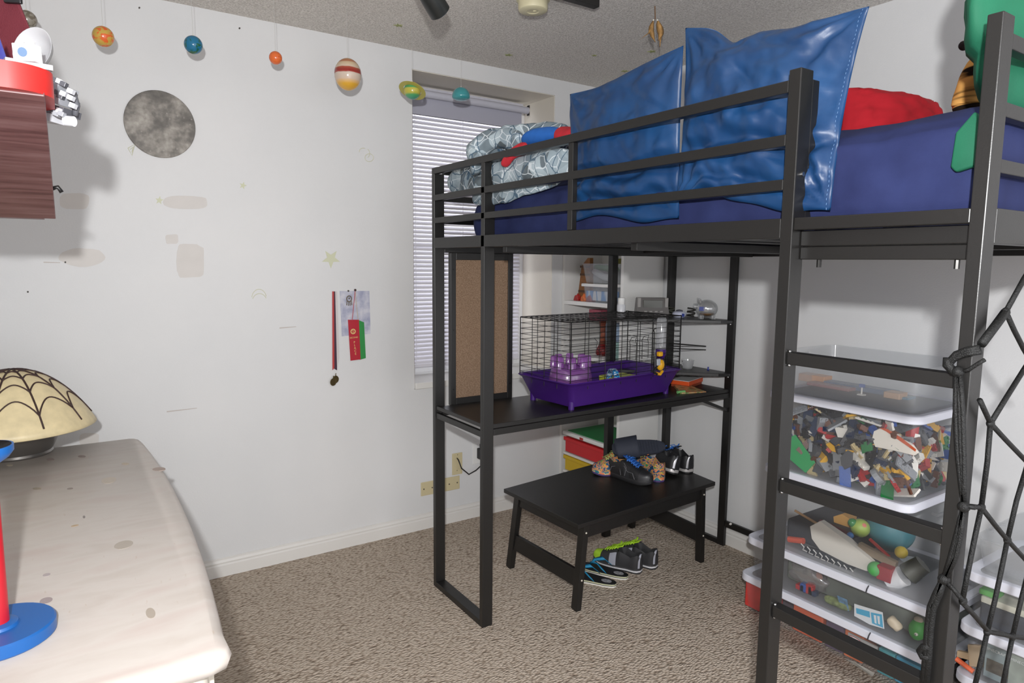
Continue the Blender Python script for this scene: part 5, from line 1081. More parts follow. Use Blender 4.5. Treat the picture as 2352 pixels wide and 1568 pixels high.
heap = MB(); mats_h = list(BM.values())
for k in range(1500):
    x = -0.418+0.335*rb.random(); y = -2.02+0.46*rb.random(); z = 0.650+0.19*rb.random()
    l, w_, h = rb.choice([0.02, 0.03, 0.04, 0.05]), rb.choice([0.012, 0.02, 0.028]), rb.choice([0.006, 0.012])
    heap.cur = rb.randrange(len(mats_h)) if rb.random() < 0.7 else rb.choice([0, 8, 10])
    heap.box(-l/2, l/2, -w_/2, w_/2, -h/2, h/2, Tm((x, y, z), (rb.uniform(0, 6.3), rb.uniform(0, 6.3), rb.uniform(0, 6.3))))
tag(heap.build('toy_brick_heap', mats_h), 'heap of mixed small building bricks deep inside the clear bin', 'toy bricks', kind='stuff')
# larger pieces pressed against the front
def slab(name, pts, X, t, m, label, cat='toy piece'):
    P = [at(a, b, X=X) for a, b in pts]; o = MB().loft([[(p.x, p.y, p.z) for p in P], [(p.x+t, p.y, p.z) for p in P]]).build(name, m, bevel=0.001); return tag(o, label, cat)
slab('baseplate', [(1806, 1008), (1826, 998), (1872, 1062), (1850, 1086), (1806, 1048)], -0.436, 0.004, mat('baseplate_green', '2f9a58', 0.45), 'bright green studded baseplate against the front of the brick bin', 'baseplate')
slab('wing_shell', [(2007, 990), (2020, 984), (2052, 992), (2095, 1022), (2108, 1040), (2100, 1046), (2060, 1036), (2010, 1026), (2003, 1006)], -0.446, 0.012, mat('shell_white', 'd8d2c8', 0.35), 'white curved toy wing shell in the brick bin', 'toy piece')
slab('wing_trim', [(2018, 982), (2036, 984), (2070, 1005), (2104, 1032), (2102, 1037), (2066, 1012), (2034, 990)], -0.449, 0.003, mat('trim_redorange', 'b8502c', 0.4), 'red orange edge strip on the white wing shell', 'toy piece')
slab('panel_piece', [(1916, 980), (1946, 984), (1944, 1006), (1924, 1004)], -0.447, 0.004, BM['white'], 'square white panel piece in the brick bin', 'toy piece')
slab('panel_piece', [(1930, 1050), (1946, 1034), (1958, 1040), (1956, 1070), (1940, 1078), (1932, 1066)], -0.447, 0.006, BM['darkgrey'], 'dark grey round toy piece in the brick bin', 'toy piece')
slab('panel_piece', [(2040, 1000), (2095, 1010), (2092, 1018), (2046, 1004)], -0.40, 0.03, BM['navy'], 'navy block behind the white wing shell', 'toy piece')
slab('panel_piece', [(1896, 1020), (1912, 1012), (1928, 1022), (1926, 1040), (1910, 1036)], -0.447, 0.006, BM['yellow'], 'yellow angled toy piece in the brick bin', 'toy piece')
slab('panel_piece', [(1976, 1016), (2000, 1012), (2004, 1034), (1980, 1042)], -0.447, 0.006, BM['green'], 'dark green toy piece in the brick bin', 'toy piece')
# ---- things in the top bin
Z5 = 0.9395
def lowtoy(name, x0, x1, X, h, c, label, lift=0.0):
    ya, yb = at(x1, 880, X=X).y, at(x0, 880, X=X).y
    return tag(MB().rbox(X-0.03, X+0.03, ya, yb, Z5+lift, Z5+lift+h, 0.004).build(name, mat('toy_'+c, c, 0.4)), label, 'toy')
lowtoy('toy_plate', 1842, 1902, -0.18, 0.03, 'c98a55', 'orange tan toy block in the top clear bin', 0.0)
lowtoy('toy_plate', 1900, 2060, -0.20, 0.018, '465b78', 'long blue grey toy plane body in the top clear bin')
lowtoy('toy_plate', 1862, 1960, -0.25, 0.012, '8a5a5a', 'dull red flat toy piece in the top clear bin')
lowtoy('toy_plate', 2040, 2078, -0.24, 0.022, 'b08a6a', 'small tan toy block in the top clear bin')
lowtoy('toy_plate', 2070, 2098, -0.22, 0.008, '3f6f86', 'thin teal toy strip in the top clear bin')
tf = thing('toy_figure', 'tiny blue and white toy figure in the top clear bin', 'toy', tuple(V((-0.30, at(1979, 900, X=-0.30).y, Z5))))
MB().cyl((0, 0, 0), (0, 0, 0.03), 0.003, None, 8).build('body', BM['white'], tf, local=True); MB().cbox((0, 0, 0.036), (0.012, 0.016, 0.012)).build('head', BM['blue'], tf, local=True); MB().cbox((0, 0, 0.002), (0.02, 0.024, 0.004)).build('base', BM['white'], tf, local=True)
# ---- things in bin 3
Z3 = 0.3335
def ball(name, px, py, X, r, m, label):
    p = at(px, py, X=X); p.z = max(p.z, Z3+r); return tag(MB().sphere(p, r, 20, 14).build(name, m, smooth=True), label, 'ball')
ball('toy_ball', 2046, 1215, -0.22, 0.082, mat('ball_teal', '27707a', 0.5), 'large teal ball in the bin of balls and paper')
ball('toy_ball', 1976, 1212, -0.30, 0.034, nodes_mat('ball_green_pink', lambda N, L, co: n_ramp(N, L, n_voro(N, L, co, 30), [(0.25, 'd6786c'), (0.32, '9fb650')]), 0.45), 'green ball with pink flowers in the clear bin')
ball('toy_ball', 1958, 1200, -0.32, 0.016, mat('ball_green', '2c7a3c', 0.25), 'small glossy green ball beside the flowered ball')
ball('toy_ball', 2070, 1268, -0.36, 0.021, mat('ball_yellow', 'd3b82e', 0.35), 'small yellow ball beside the teal ball')
ball('toy_ball', 2010, 1318, -0.425, 0.026, mat('ball_green2', '4a9a4e', 0.6), 'soft green ball at the front of the clear bin')
ball('toy_ball', 1953, 1229, -0.36, 0.012, mat('ball_blue', '2b6cb0', 0.4), 'tiny blue ball in the bin of balls and paper')
# paper: a white curled sheet
ps = [(1862, 1208), (1885, 1196), (1945, 1240), (2005, 1288), (2012, 1312), (1990, 1310), (1930, 1288), (1885, 1262), (1866, 1236)]
P = [at(x, y, X=-0.415-0.0*i) for i, (x, y) in enumerate(ps)]
tag(MB().loft([[(p.x-0.004, p.y, p.z) for p in P], [(p.x+0.012+0.03*(i % 3)/3, p.y, p.z) for i, p in enumerate(P)]]).build('paper_sheet', mat('paper_white', 'cfcac0', 0.7), smooth=False), 'torn white curled paper in the clear bin', 'paper')
def stick(name, a, b, X0, X1, r, m, label, cat='toy', n=8): return tag(MB().tube([at(*a, X=X0), at(*b, X=X1)], r, n).build(name, m, smooth=True, angle=40), label, cat)
stick('toy_stick', (1826, 1172), (1878, 1203), -0.36, -0.36, 0.005, mat('stick_tan', 'b08a62', 0.6), 'tan stick pointing up in the clear bin')
stick('toy_stick', (1884, 1198), (1950, 1228), -0.30, -0.33, 0.011, mat('stick_maroon', '6a2434', 0.5), 'maroon rod lying in the clear bin')
stick('toy_stick', (1888, 1214), (1926, 1232), -0.37, -0.38, 0.009, mat('stick_yellow', 'c0a92a', 0.5), 'yellow tube beside the curled paper')
stick('toy_stick', (1998, 1238), (2042, 1278), -0.36, -0.38, 0.006, mat('stick_red', 'b4332e', 0.5), 'red stick in front of the teal ball')
stick('toy_stick', (1812, 1238), (1846, 1242), -0.41, -0.41, 0.012, mat('stick_coral', 'c8553e', 0.5), 'coral coloured toy tube at the far end of the clear bin')
slab('wooden_ruler', [(1972, 1246), (2058, 1292), (2054, 1306), (1968, 1262)], -0.40, 0.02, mat('wood_pale', '8a7a66', 0.6), 'pale wooden ruler bar in the clear bin', 'ruler')
slab('card_box', [(1914, 1186), (1934, 1180), (1952, 1192), (1950, 1222), (1916, 1210)], -0.26, 0.05, mat('card_orange', 'cf9a4a', 0.6), 'cream and orange small card box in the clear bin', 'box')
slab('brown_shape', [(1836, 1208), (1862, 1204), (1870, 1240), (1860, 1252), (1838, 1240)], -0.35, 0.05, mat('brown_fur', '3a2a20', 0.9), 'dark brown fuzzy toy in the clear bin', 'toy')
slab('black_cloth', [(1846, 1256), (1880, 1264), (1930, 1290), (1960, 1306), (1950, 1316), (1900, 1292), (1856, 1272)], -0.43, 0.02, mat('cloth_black', '1e2228', 0.9), 'black cloth with white tassels in the clear bin', 'cloth')
tas = MB()
for k in range(9):
    x0, y0 = 1840+14*k, 1248+7.0*k; tas.tube([at(x0, y0, X=-0.434), at(x0+7, y0+8, X=-0.436), at(x0+4, y0+14, X=-0.434), at(x0+13, y0+18, X=-0.435)], 0.0022, 5)
tag(tas.build('tassel_string', mat('tassel_white', 'cfccc8', 0.8)), 'tangled white string on the black cloth', 'string')
cp = thing('plastic_bottle', 'white plastic bottle tipped over in the clear bin', 'bottle', tuple(at(2050, 1345, X=-0.40)))
MB().tube([at(2042, 1338, X=-0.41), at(2075, 1322, X=-0.40)], [0.03, 0.034], 16).build('bottle', mat('white_plastic', 'd0d0d2', 0.35), cp, smooth=True, angle=40); MB().tube([at(2085, 1318, X=-0.40), at(2120, 1295, X=-0.38)], [0.036, 0.03], 16).build('cap', mat('grey_film', '4c4d48', 0.5), cp, smooth=True, angle=40)
jar = at(2150, 1290, X=-0.30); MB
tag(MB().lathe([(0.002, 0), (0.04, 0), (0.044, 0.01), (0.044, 0.03), (0.038, 0.05), (0.002, 0.052)], 20, Tm((jar.x, -2.02, Z3))).build('white_jar', mat('white_plastic', 'd0d0d2', 0.35), smooth=True, angle=40), 'squat white jar at the end of the bin of balls', 'jar')
tag(MB().rbox(-0.44, -0.40, -2.02, -1.97, Z3, Z3+0.05, 0.004).build('red_block', mat('block_red', '8e2a30', 0.5)), 'dark red block beside the soft green ball', 'toy')
tag(MB().rbox(-0.38, -0.10, -1.84, -1.58, Z3, Z3+0.075, 0.01).build('game_box', mat('game_slate', '2c3038', 0.6, var=0.3, vscale=12)), 'dark slate game box at the bottom of the clear bin', 'box')
# ---- things in bin 2
Z2 = 0.1705
def card(name, pts, X, m, label, cat='card'): return slab(name, pts, X, 0.002, m, label, cat)
tc_ = thing('picture_card', 'blue and white picture card leaning in the flat bin', 'card', tuple(at(1990, 1450, X=-0.462)))
def quadX(pts, X, t): 
    P = [at(a, b, X=X) for a, b in pts]; return MB().loft([[(p.x, p.y, p.z) for p in P], [(p.x+t, p.y, p.z) for p in P]])
quadX([(1962, 1386), (2027, 1406), (2031, 1444), (1998, 1434), (1962, 1414)], -0.460, 0.0015).build('sheet', mat('card_white', 'd2d4d6', 0.6), tc_)
quadX([(2000, 1406), (2025, 1411), (2028, 1441), (2003, 1431)], -0.4612, 0.001).build('blue_panel', mat('card_blue', '3a9cc0', 0.6), tc_)
quadX([(1966, 1396), (1997, 1404), (1998, 1418), (1967, 1408)], -0.4612, 0.001).build('blue_panel', mat('card_blue', '3a9cc0', 0.6), tc_)
for (x, y) in ((2009, 1418), (2017, 1420)): quadX([(x-2.5, y-6), (x+3, y-5), (x+4, y+14), (x, y+12)], -0.4622, 0.001).build('white_mark', mat('card_white', 'd2d4d6', 0.6), tc_)
slab('photo_card', [(1922, 1367), (1945, 1377), (1950, 1404), (1930, 1394)], -0.45, 0.003, mat('photo_blue', '5b7f9c', 0.5, var=0.5, vscale=50), 'small picture book standing in the flat bin', 'book')
gf = thing('toy_animal', 'round green toy animal with white eyes in the flat bin', 'toy', tuple(V((-0.40, at(2108, 1470, X=-0.42).y, Z2))))
g0 = V((-0.42, at(2106, 1466, X=-0.42).y, Z2+0.035)); MB().sphere(g0, (0.03, 0.026, 0.036), 16, 12).build('body', mat('toy_frog_green', '3c9a3c', 0.45), gf, smooth=True)
e_ = g0+V((-0.027, -0.008, -0.004)); MB().sphere(e_, 0.006, 10, 8).build('eye', mat('eye_white', 'e0ddd2', 0.3), gf, smooth=True); MB().sphere(e_+V((-0.005, 0, 0)), 0.0022, 8, 6).build('pupil', mat('eye_black', '101010', 0.3), gf)
MB().sphere(g0+V((0.0, 0.0, 0.035)), (0.014, 0.014, 0.01), 10, 8).build('cap', mat('cap_beige', 'a89a86', 0.5), gf, smooth=True)
roll([(-0.44, at(2040, 1440, X=-0.44).y, Z2+0.045), (-0.44, at(2055, 1450, X=-0.44).y, Z2+0.03), (-0.44, at(2066, 1462, X=-0.44).y, Z2+0.016)], (0.016, 0.014), mat('figure_cream', 'c6b69c', 0.5), 'toy_figurine', 41, amp=0.2); tag(bpy.data.objects['toy_figurine'], 'cream toy figurine lying beside the green toy animal', 'toy')
bagm = clear('bag_clear', (0.95, 0.93, 0.93), 0.25, 0.2, (0.75, 0.7, 0.7))
def bagpt(u, v):
    a = 2*math.pi*u; b = math.pi*(v-0.5); c0 = V((-0.41, at(1858, 1325, X=-0.41).y, Z2+0.055)); d = V((math.cos(b)*math.cos(a)*0.03, math.cos(b)*math.sin(a)*0.075, math.sin(b)*0.05)); return c0+d*(1+0.35*fbm((d.x*30, d.y*30, d.z*30), 1))
bg_ = MB(); bg_.grid(bagpt, 24, 14, True); tag(bg_.build('plastic_bag', bagm, smooth=True), 'crinkled clear plastic bag in the flat bin', 'bag')
for i, (px, c, r) in enumerate(((1838, 'red', 0.012), (1850, 'blue', 0.014), (1862, 'red', 0.013), (1872, 'navy', 0.012), (1846, 'blue', 0.010), (1866, 'red', 0.010))):
    y = at(px, 1350, X=-0.43).y; tag(MB().rbox(-0.445, -0.445+2*r, y-r, y+r, Z2, Z2+1.6*r+0.008*(i % 3), 0.003).build('toy_part', BM[c]), c.replace('navy', 'dark navy')+' toy part under the clear plastic bag', 'toy', 'toy parts under the plastic bag')
rgm = at(1882, 1322, X=-0.40); tw = thing('toy_hoop', 'black toy hoop with an orange core in the flat bin', 'toy', tuple(rgm))
MB().tube([(rgm.x, rgm.y+0.024*math.cos(k*math.pi/8), rgm.z+0.024*math.sin(k*math.pi/8)) for k in range(16)], 0.009, 8, closed=True).build('tyre', mat('wheel_black', '211d1c', 0.6), tw, smooth=True)
MB().sphere((rgm.x+0.003, rgm.y, rgm.z), (0.006, 0.018, 0.018), 10, 8).build('hub', mat('hub_orange', 'b4602e', 0.5), tw, smooth=True)
roll([(-0.44, at(1895, 1362, X=-0.44).y, Z2+0.016), (-0.44, at(1925, 1382, X=-0.44).y, Z2+0.014), (-0.44, at(1956, 1400, X=-0.44).y, Z2+0.016)], (0.014, 0.014), mat('toy_olive_mix', '6f7a4c', 0.6, var=0.6, vscale=60), 'toy_string', 43, amp=0.35); tag(bpy.data.objects['toy_string'], 'olive green jumble of small toys in the flat bin', 'toy')
tag(MB().rbox(-0.40, -0.10, -2.15, -1.60, Z2, Z2+0.085, 0.02).build('folded_cloth', mat('cloth_mixed', '5a5f58', 0.8, var=0.45, vscale=9)), 'dark folded cloth filling the flat bin', 'cloth')
# ---- things in bin 1
Z1 = 0.0075
for i, (x0, x1, c, l) in enumerate(((1706, 1762, 'c23a34', 'bright red toy box in the bottom bin'), (1818, 1888, 'c25a38', 'orange toy part in the bottom bin, nearest the red box'), (1895, 1938, '55475e', 'dull violet toy part in the bottom bin'), (1940, 1985, 'c86a40', 'orange toy part in the bottom bin, behind the brand sticker'), (2020, 2060, '3b8a92', 'teal toy part in the bottom bin'), (2062, 2130, '2f8fb0', 'long bright blue toy strip in the bottom bin'))):
    X = -0.452; ya, yb = at(x1, 1450, X=X).y, at(x0, 1450, X=X).y
    tag(MB().rbox(X, X+0.10, ya, yb, Z1, Z1+(0.115 if i < 4 else 0.09), 0.006).build('toy_part', mat('b1_'+c, c, 0.5, var=0.15, vscale=20)), l, 'toy')
tag(MB().rbox(-0.34, -0.10, -2.15, -1.52, Z1, Z1+0.10, 0.01).build('toy_tray', mat('tray_dark', '4a4650', 0.7, var=0.3, vscale=8)), 'dark toy tray filling the back of the bottom bin', 'toy')
# brand sticker
st_ = thing('brand_sticker', 'grey sticker with a red oval brand mark on the bottom bin', 'sticker', tuple(at(1980, 1480, X=-0.478)))
stx = -0.476
def onX(px, py): p = at(px, py, X=stx); return p
q0, q1, q2, q3 = onX(1948, 1452), onX(2015, 1486), onX(2014, 1506), onX(1947, 1474)
MB().loft([[(p.x, p.y, p.z) for p in (q0, q1, q2, q3)], [(p.x+0.006, p.y, p.z) for p in (q0, q1, q2, q3)]]).build('backing', mat('sticker_grey', '9c9a98', 0.5), st_)
dirv = (onX(1980, 1478)-onX(1951, 1460)).normalized(); cen = (onX(1951, 1460)+onX(1980, 1478))/2
Mst = frame_m(cen+V((-0.001, 0, 0)), dirv, (0, 0, 1))
hl = (onX(1980, 1478)-onX(1951, 1460)).length/2
MB().lathe([(0.001, 0), (hl, 0), (hl, 0.0006), (0.001, 0.0006)], 28, Mst @ Tm((0, 0, 0), (0, 0, 0), (1, 0.38, 1))).build('oval', mat('oval_red', '9c2a34', 0.5), st_)
MB().lathe([(0.001, 0), (hl*0.93, 0), (hl*0.93, 0.0009), (0.001, 0.0009)], 28, Mst @ Tm((0, 0, 0), (0, 0, 0), (1, 0.32, 1))).build('oval_inner', mat('oval_white', 'd8d4d2', 0.5), st_)
MB().text('Sterilite', hl*0.46, Mst @ Tm((0, 0, 0.0012)), 0.0003).build('lettering', mat('oval_red', '9c2a34', 0.5), st_)
sc_ = [at(1941, 1511, Z=0.004), at(1962, 1519, Z=0.02), at(2008, 1545, Z=0.02), at(2003, 1552, Z=0.003)]
tag(MB().loft([[tuple(p) for p in sc_], [tuple(p+V((0.001, 0, -0.003))) for p in sc_]]).build('paper_scrap', mat('scrap_white', 'c9c8c2', 0.7, var=0.15, vscale=60)), 'printed white paper slip lying on the carpet by the bottom bin', 'paper')
# ---- short stack contents: books, cards, games
def bookx(px0, px1, z0, z1, c, label, X=-0.455, t=0.02, cat='book'):
    ya, yb = at(px1, 1500, X=X).y, at(px0, 1500, X=X).y
    return MB().box(X, X+t, ya, yb, z0, z1), c, label, cat
for (a, b, z0, z1, c, label, cat) in ((2200, 2262, 0.172, 0.285, 'c9a', '', ''),): pass
bo = thing('game_book', 'grey book with slab lettering in the second bin of the short stack', 'book', tuple(V((-0.45, -2.36, Z2))))
y0_, y1_ = at(2312, 1510, X=-0.455).y, at(2262, 1510, X=-0.455).y
MB().box(-0.455, -0.435, y0_, y1_, Z2, Z2+0.115).build('cover', mat('book_grey', '7d8a8c', 0.5, var=0.12, vscale=30), bo)
MB().text('MINECRAFT', 0.0115, frame_m((-0.4556, (y0_+y1_)/2, Z2+0.09), (0, -1, 0), (0, 0, 1)), 0.0003).build('lettering', mat('letter_pale', 'c9cccc', 0.5), bo)
MB().box(-0.4565, -0.455, y0_+0.006, y1_-0.006, Z2+0.02, Z2+0.06).build('cover_picture', mat('pic_dark', '4a443a', 0.5, var=0.6, vscale=60), bo)
y2_, y3_ = at(2380, 1530, X=-0.455).y, at(2318, 1530, X=-0.455).y
bo2 = thing('game_book', 'pale grey green book beside the slab lettered book', 'book', tuple(V((-0.45, -2.46, Z2))))
MB().box(-0.455, -0.435, y2_, y3_, Z2, Z2+0.112).build('cover', mat('book_green_grey', '8c948c', 0.5, var=0.2, vscale=30), bo2)
MB().text('MINECRAFT', 0.0115, frame_m((-0.4556, (y2_+y3_)/2, Z2+0.088), (0, -1, 0), (0, 0, 1)), 0.0003).build('lettering', mat('letter_pale', 'c9cccc', 0.5), bo2)
slab('wood_cross', [(2222, 1480), (2250, 1482), (2248, 1532), (2226, 1530)], -0.46, 0.012, mat('wood_tan', 'a48f72', 0.6), 'tan wooden block in the second bin of the short stack', 'toy')
slab('wood_cross', [(2198, 1494), (2226, 1500), (2226, 1516), (2197, 1508)], -0.458, 0.012, mat('wood_tan', 'a48f72', 0.6), 'flat tan wooden bar in the second bin of the short stack', 'toy')
stick('toy_stick', (2196, 1512), (2236, 1542), -0.462, -0.462, 0.008, mat('stick_orange', 'd0603a', 0.5), 'orange stick in the second bin of the short stack')
tag(MB().rbox(-0.42, -0.10, -2.85, -2.30, Z2, Z2+0.07, 0.01).build('game_box', mat('game_brown', '6b5f44', 0.6, var=0.4, vscale=10)), 'brown game box behind the books in the short stack', 'box')
tag(MB().rbox(-0.462, -0.12, -2.9, -2.295, 0.3345, 0.40, 0.006).build('game_box', mat('game_dark', '2e333c', 0.5, var=0.5, vscale=14)), 'dark flat game box in the third bin of the short stack', 'box')
tag(MB().rbox(-0.462, -0.14, -2.9, -2.295, 0.4005, 0.42, 0.004).build('board_game', mat('game_pale', 'b9b7a8', 0.6, var=0.3, vscale=18)), 'pale board lying on the dark game box', 'board')
tag(MB().rbox(-0.455, -0.40, -2.335, -2.285, 0.4205, 0.438, 0.006).build('green_toy', mat('toy_lightgreen', '5aa050', 0.5)), 'light green toy on the pale board in the short stack', 'toy')
tag(MB().rbox(-0.44, -0.10, -2.9, -2.29, Z1, Z1+0.11, 0.01).build('game_box', mat('game_slate2', '5a5450', 0.6, var=0.4, vscale=10)), 'dull brown box in the bottom bin of the short stack', 'box')
# clear empty tub on top of the short stack
c4 = bin_('low milky clear tray on top of the short stack', -0.47, -0.08, -2.97, -2.27, 0.4975, 0.60, M_BIN2, lid=False)
# ------------------------------------------------------------------ black net tied to the ladder post
M_ROPE = nodes_mat('black_rope', lambda N, L, co: (n_ramp(N, L, n_noise(N, L, co, 300, 2), [(0.4, '090909'), (0.7, '191a1a')]), n_noise(N, L, co, 400, 2), 0.5, 0.003), 0.6, 0.4)
net = thing('sports_net', 'black knotted cord net tied to the ladder post', 'net', (-1.45, -2.62, 0.0))
NY = Y5-0.012
def strand(pts, r=0.0045, Y=NY): return MB().tube([at(x, y, Y=Y) for x, y in pts], r, 7).build('cord', M_ROPE, net, smooth=True)
def knot(x, y, r=0.008, Y=NY): MB().sphere(at(x, y, Y=Y), (r*1.2, r*0.8, r), 10, 8).build('knot', M_ROPE, net, smooth=True)
strand([(2400, 560), (2352, 640), (2310, 716)], 0.0045); strand([(2310, 716), (2285, 750), (2255, 790)], 0.0075)
strand([(2310, 716), (2330, 760), (2352, 803), (2380, 850)]); strand([(2250, 918), (2262, 944), (2275, 972)]); strand([(2275, 972), (2310, 915), (2352, 848), (2390, 790)])
strand([(2275, 972), (2310, 1010), (2360, 1062)]); strand([(2275, 972), (2268, 1060), (2254, 1165)])
strand([(2254, 1165), (2238, 1240), (2222, 1320), (2212, 1372)]); strand([(2254, 1165), (2285, 1205), (2314, 1240), (2360, 1290)]); strand([(2314, 1240), (2335, 1150), (2365, 1050)])
strand([(2314, 1240), (2300, 1310), (2285, 1380), (2268, 1450)]); strand([(2212, 1385), (2240, 1415), (2268, 1448)]); strand([(2268, 1450), (2300, 1456), (2326, 1461), (2365, 1466)])
strand([(2268, 1450), (2255, 1510), (2238, 1580)]); strand([(2326, 1461), (2345, 1380), (2365, 1300)]); strand([(2326, 1461), (2312, 1530), (2300, 1590)]); strand([(2225, 1162), (2254, 1165)])
for k in ((2310, 716), (2275, 972), (2254, 1165), (2314, 1240), (2268, 1450), (2326, 1461), (2212, 1380)): knot(*k)
RX = XF-0.008
def rope(pts, r=0.005, X=RX): return MB().tube([at(x, y, X=X) for x, y in pts], r, 7).build('rope', M_ROPE, net, smooth=True)
for d in (0, 5, 10): rope([(2250+d*0.4, 798+d), (2220, 803+d), (2195, 812+d), (2178, 830+d), (2184, 845+d*0.6), (2200, 852)], 0.0048)
rope([(2178, 822), (2176, 838), (2190, 852), (2204, 854)], 0.008); MB().sphere(at(2200, 853, X=RX), 0.010, 10, 8).build('knot', M_ROPE, net, smooth=True)
rope([(2204, 853), (2225, 849), (2248, 834), (2262, 826)], 0.0035)
for dx in (-5, 4, 11): rope([(2199+dx*0.5, 856), (2200+dx, 940), (2204+dx*0.9, 1040), (2210+dx*0.5, 1110), (2214, 1160)], 0.0045)
MB().sphere(at(2214, 1163, X=RX), 0.010, 10, 8).build('knot', M_ROPE, net, smooth=True); rope([(2214, 1162), (2225, 1163), (2240, 1165)], 0.0045)
for dx in (-6, 3, 9): rope([(2213, 1166), (2203+dx*0.6, 1220), (2188+dx*0.8, 1280), (2170+dx*0.3, 1328)], 0.0045)
MB().sphere(at(2168, 1330, X=RX), 0.010, 10, 8).build('knot', M_ROPE, net, smooth=True)
rope([(2170, 1332), (2190, 1352), (2212, 1380)], 0.004)
for dx in (-3, 4): rope([(2167, 1332), (2154+dx, 1362), (2140+dx, 1395), (2134+dx, 1440), (2130+dx, 1500), (2124+dx, 1570)], 0.006)
rope([(2136, 1484), (2122, 1486), (2113, 1496), (2118, 1507), (2136, 1509)], 0.007)
# ------------------------------------------------------------------ things on and above the dresser
lc = V((-2.895, -0.45, DT))
lamp = thing('dome_lamp', 'mushroom table lamp with a cream web-patterned glass shade', 'lamp', tuple(lc))
M_SHADE = mat('shade_cream', 'd9c9a0', 0.45, var=0.10, vscale=30, bump=0.05, bscale=200)
RS, SH, SB = 0.224, 0.188, 0.092
shp = [(RS*q, SB+SH*(1-q**2.1)) for q in (1.0, 0.96, 0.9, 0.82, 0.73, 0.63, 0.52, 0.4, 0.28, 0.15, 0.06)]
prof = [(RS-0.014, SB+0.004)]+[(RS-0.006, SB-0.004), (RS, SB-0.001)]+shp[1:]+[(0.002, SB+SH)]
MB().lathe(prof, 48, None, False, True).build('shade', M_SHADE, lamp, local=True, smooth=True)
def onshade(a, t):
    """a azimuth, t 0 at rim .. 1 at the crown"""
    q = 1-t; return V((RS*q*math.cos(a), RS*q*math.sin(a), SB+SH*(1-q**2.1)+0.001))
M_WEB = mat('web_brown', '3a2622', 0.6)
for k in range(10):
    a = 2*math.pi*k/10-0.55; a2 = a+2*math.pi/10
    MB().tube([onshade(a, 0.06+0.92*i/14) for i in range(15)], 0.0028, 6).build('web_line', M_WEB, lamp, local=True, smooth=True)
    for t0, dip in ((0.17, 0.16), (0.42, 0.12), (0.63, 0.08), (0.80, 0.05)):
        MB().tube([onshade(a+(a2-a)*i/12, t0+dip*math.sin(math.pi*i/12)**0.8) for i in range(13)], 0.0024, 6).build('web_line', M_WEB, lamp, local=True, smooth=True)
MB().lathe([(0.002, 0.0), (0.094, 0.0), (0.097, 0.006), (0.094, 0.013), (0.098, 0.018), (0.118, 0.06), (0.12, 0.085), (0.11, 0.098), (0.002, 0.098)], 32).build('base', mat('lamp_nickel', '8b8885', 0.3, 0.85), lamp, local=True, smooth=True, angle=40)
# stand with a blue foot
sp = at(-2, 1468, Z=DT); sp.z = DT
std = thing('pole_stand', 'red pole stand with a round blue foot and blue cup top', 'stand', tuple(sp))
M_SBL = mat('stand_blue', '1c5fa8', 0.35); M_SRED = mat('stand_red', 'c01d2c', 0.35)
MB().lathe([(0.002, 0), (0.078, 0.0), (0.081, 0.003), (0.081, 0.021), (0.078, 0.024), (0.03, 0.0245), (0.028, 0.029), (0.022, 0.031), (0.002, 0.032)], 40).build('foot', M_SBL, std, local=True, smooth=True, angle=40)
ph = at(10, 1112, Y=sp.y).z-DT
MB().cyl((0, 0, 0.028), (0, 0, ph), 0.0165, 0.0165, 20).build('pole', M_SRED, std, local=True, smooth=True, angle=40)
tz = at(20, 1032, Y=sp.y).z-DT
MB().lathe([(0.002, ph-0.006), (0.018, ph-0.005), (0.0175, tz-0.022), (0.034, tz-0.010), (0.041, tz), (0.041, tz+0.010), (0.038, tz+0.010), (0.035, tz), (0.002, tz-0.010)], 24).build('cup', M_SBL, std, local=True, smooth=True, angle=40)
MB().lathe([(0.002, tz-0.006), (0.035, tz+0.002), (0.038, tz+0.0105), (0.0005, tz-0.005)], 24).build('cup_lining', mat('lining_dark', '1a1613', 0.8), std, local=True, smooth=True)
# wall cabinet: stained wood with a slanted end, red top board with a round corner
PT, PB = at(121, 217, D=1.0), at(127, 503, D=1.41)
cab = thing('wall_cabinet', 'stained brown wooden wall cabinet with a red top board', 'cabinet', (XC, -1.4, PB.z))
def stain(N, L, co):
    g = n_noise(N, L, n_map(N, L, co, (2.0, 26, 26)), 3.0, 4, 0.3); b = n_noise(N, L, co, 5, 3)
    c = n_ramp(N, L, g, [(0.3, '4f2f31'), (0.5, '6d4a4a'), (0.7, '7f6060')]); return n_mix(N, L, n_math(N, L, 'MULTIPLY', b, 0.35), c, '5c3230')
M_STAIN = nodes_mat('stained_wood', stain, 0.4, 0.4)
XR = -2.742; YE = PB.y+0.05
pl_ = [(PT.y+0.006, PT.z-0.003), (PB.y, PB.z), (YE, PB.z), (YE, PT.z)]
th = 0.016
def slab_yz(a, b, t_, nm, m=M_STAIN, x0=XC+0.0005, x1=XR): 
    a, b = V((0, *a)), V((0, *b)); d = (b-a).normalized(); n = V((0, -d.z, d.y)); q = [a, b, b+n*t_, a+n*t_]
    return MB().loft([[(x0, p.y, p.z) for p in q], [(x1, p.y, p.z) for p in q]]).build(nm, m, cab, bevel=0.0015)
slab_yz(pl_[0], pl_[1], th, 'slanted_end'); slab_yz((PB.y, PB.z), (YE, PB.z), th, 'bottom_board', x1=XR-0.02); slab_yz((YE-th, PB.z+th), (YE-th, PT.z), -th, 'far_end', x1=XR-0.05)
MB().box(XC+0.0005, XC+0.008, PT.y+0.06, YE-th, PB.z+th, PT.z).build('back_board', M_STAIN, cab)
tr = []; rr = 0.055; y0c = PT.y-0.012; xr = XR+0.012
for k in range(9): a = math.radians(-90+90*k/8); tr.append((xr-rr+rr*math.cos(a), y0c+rr+rr*math.sin(a)))
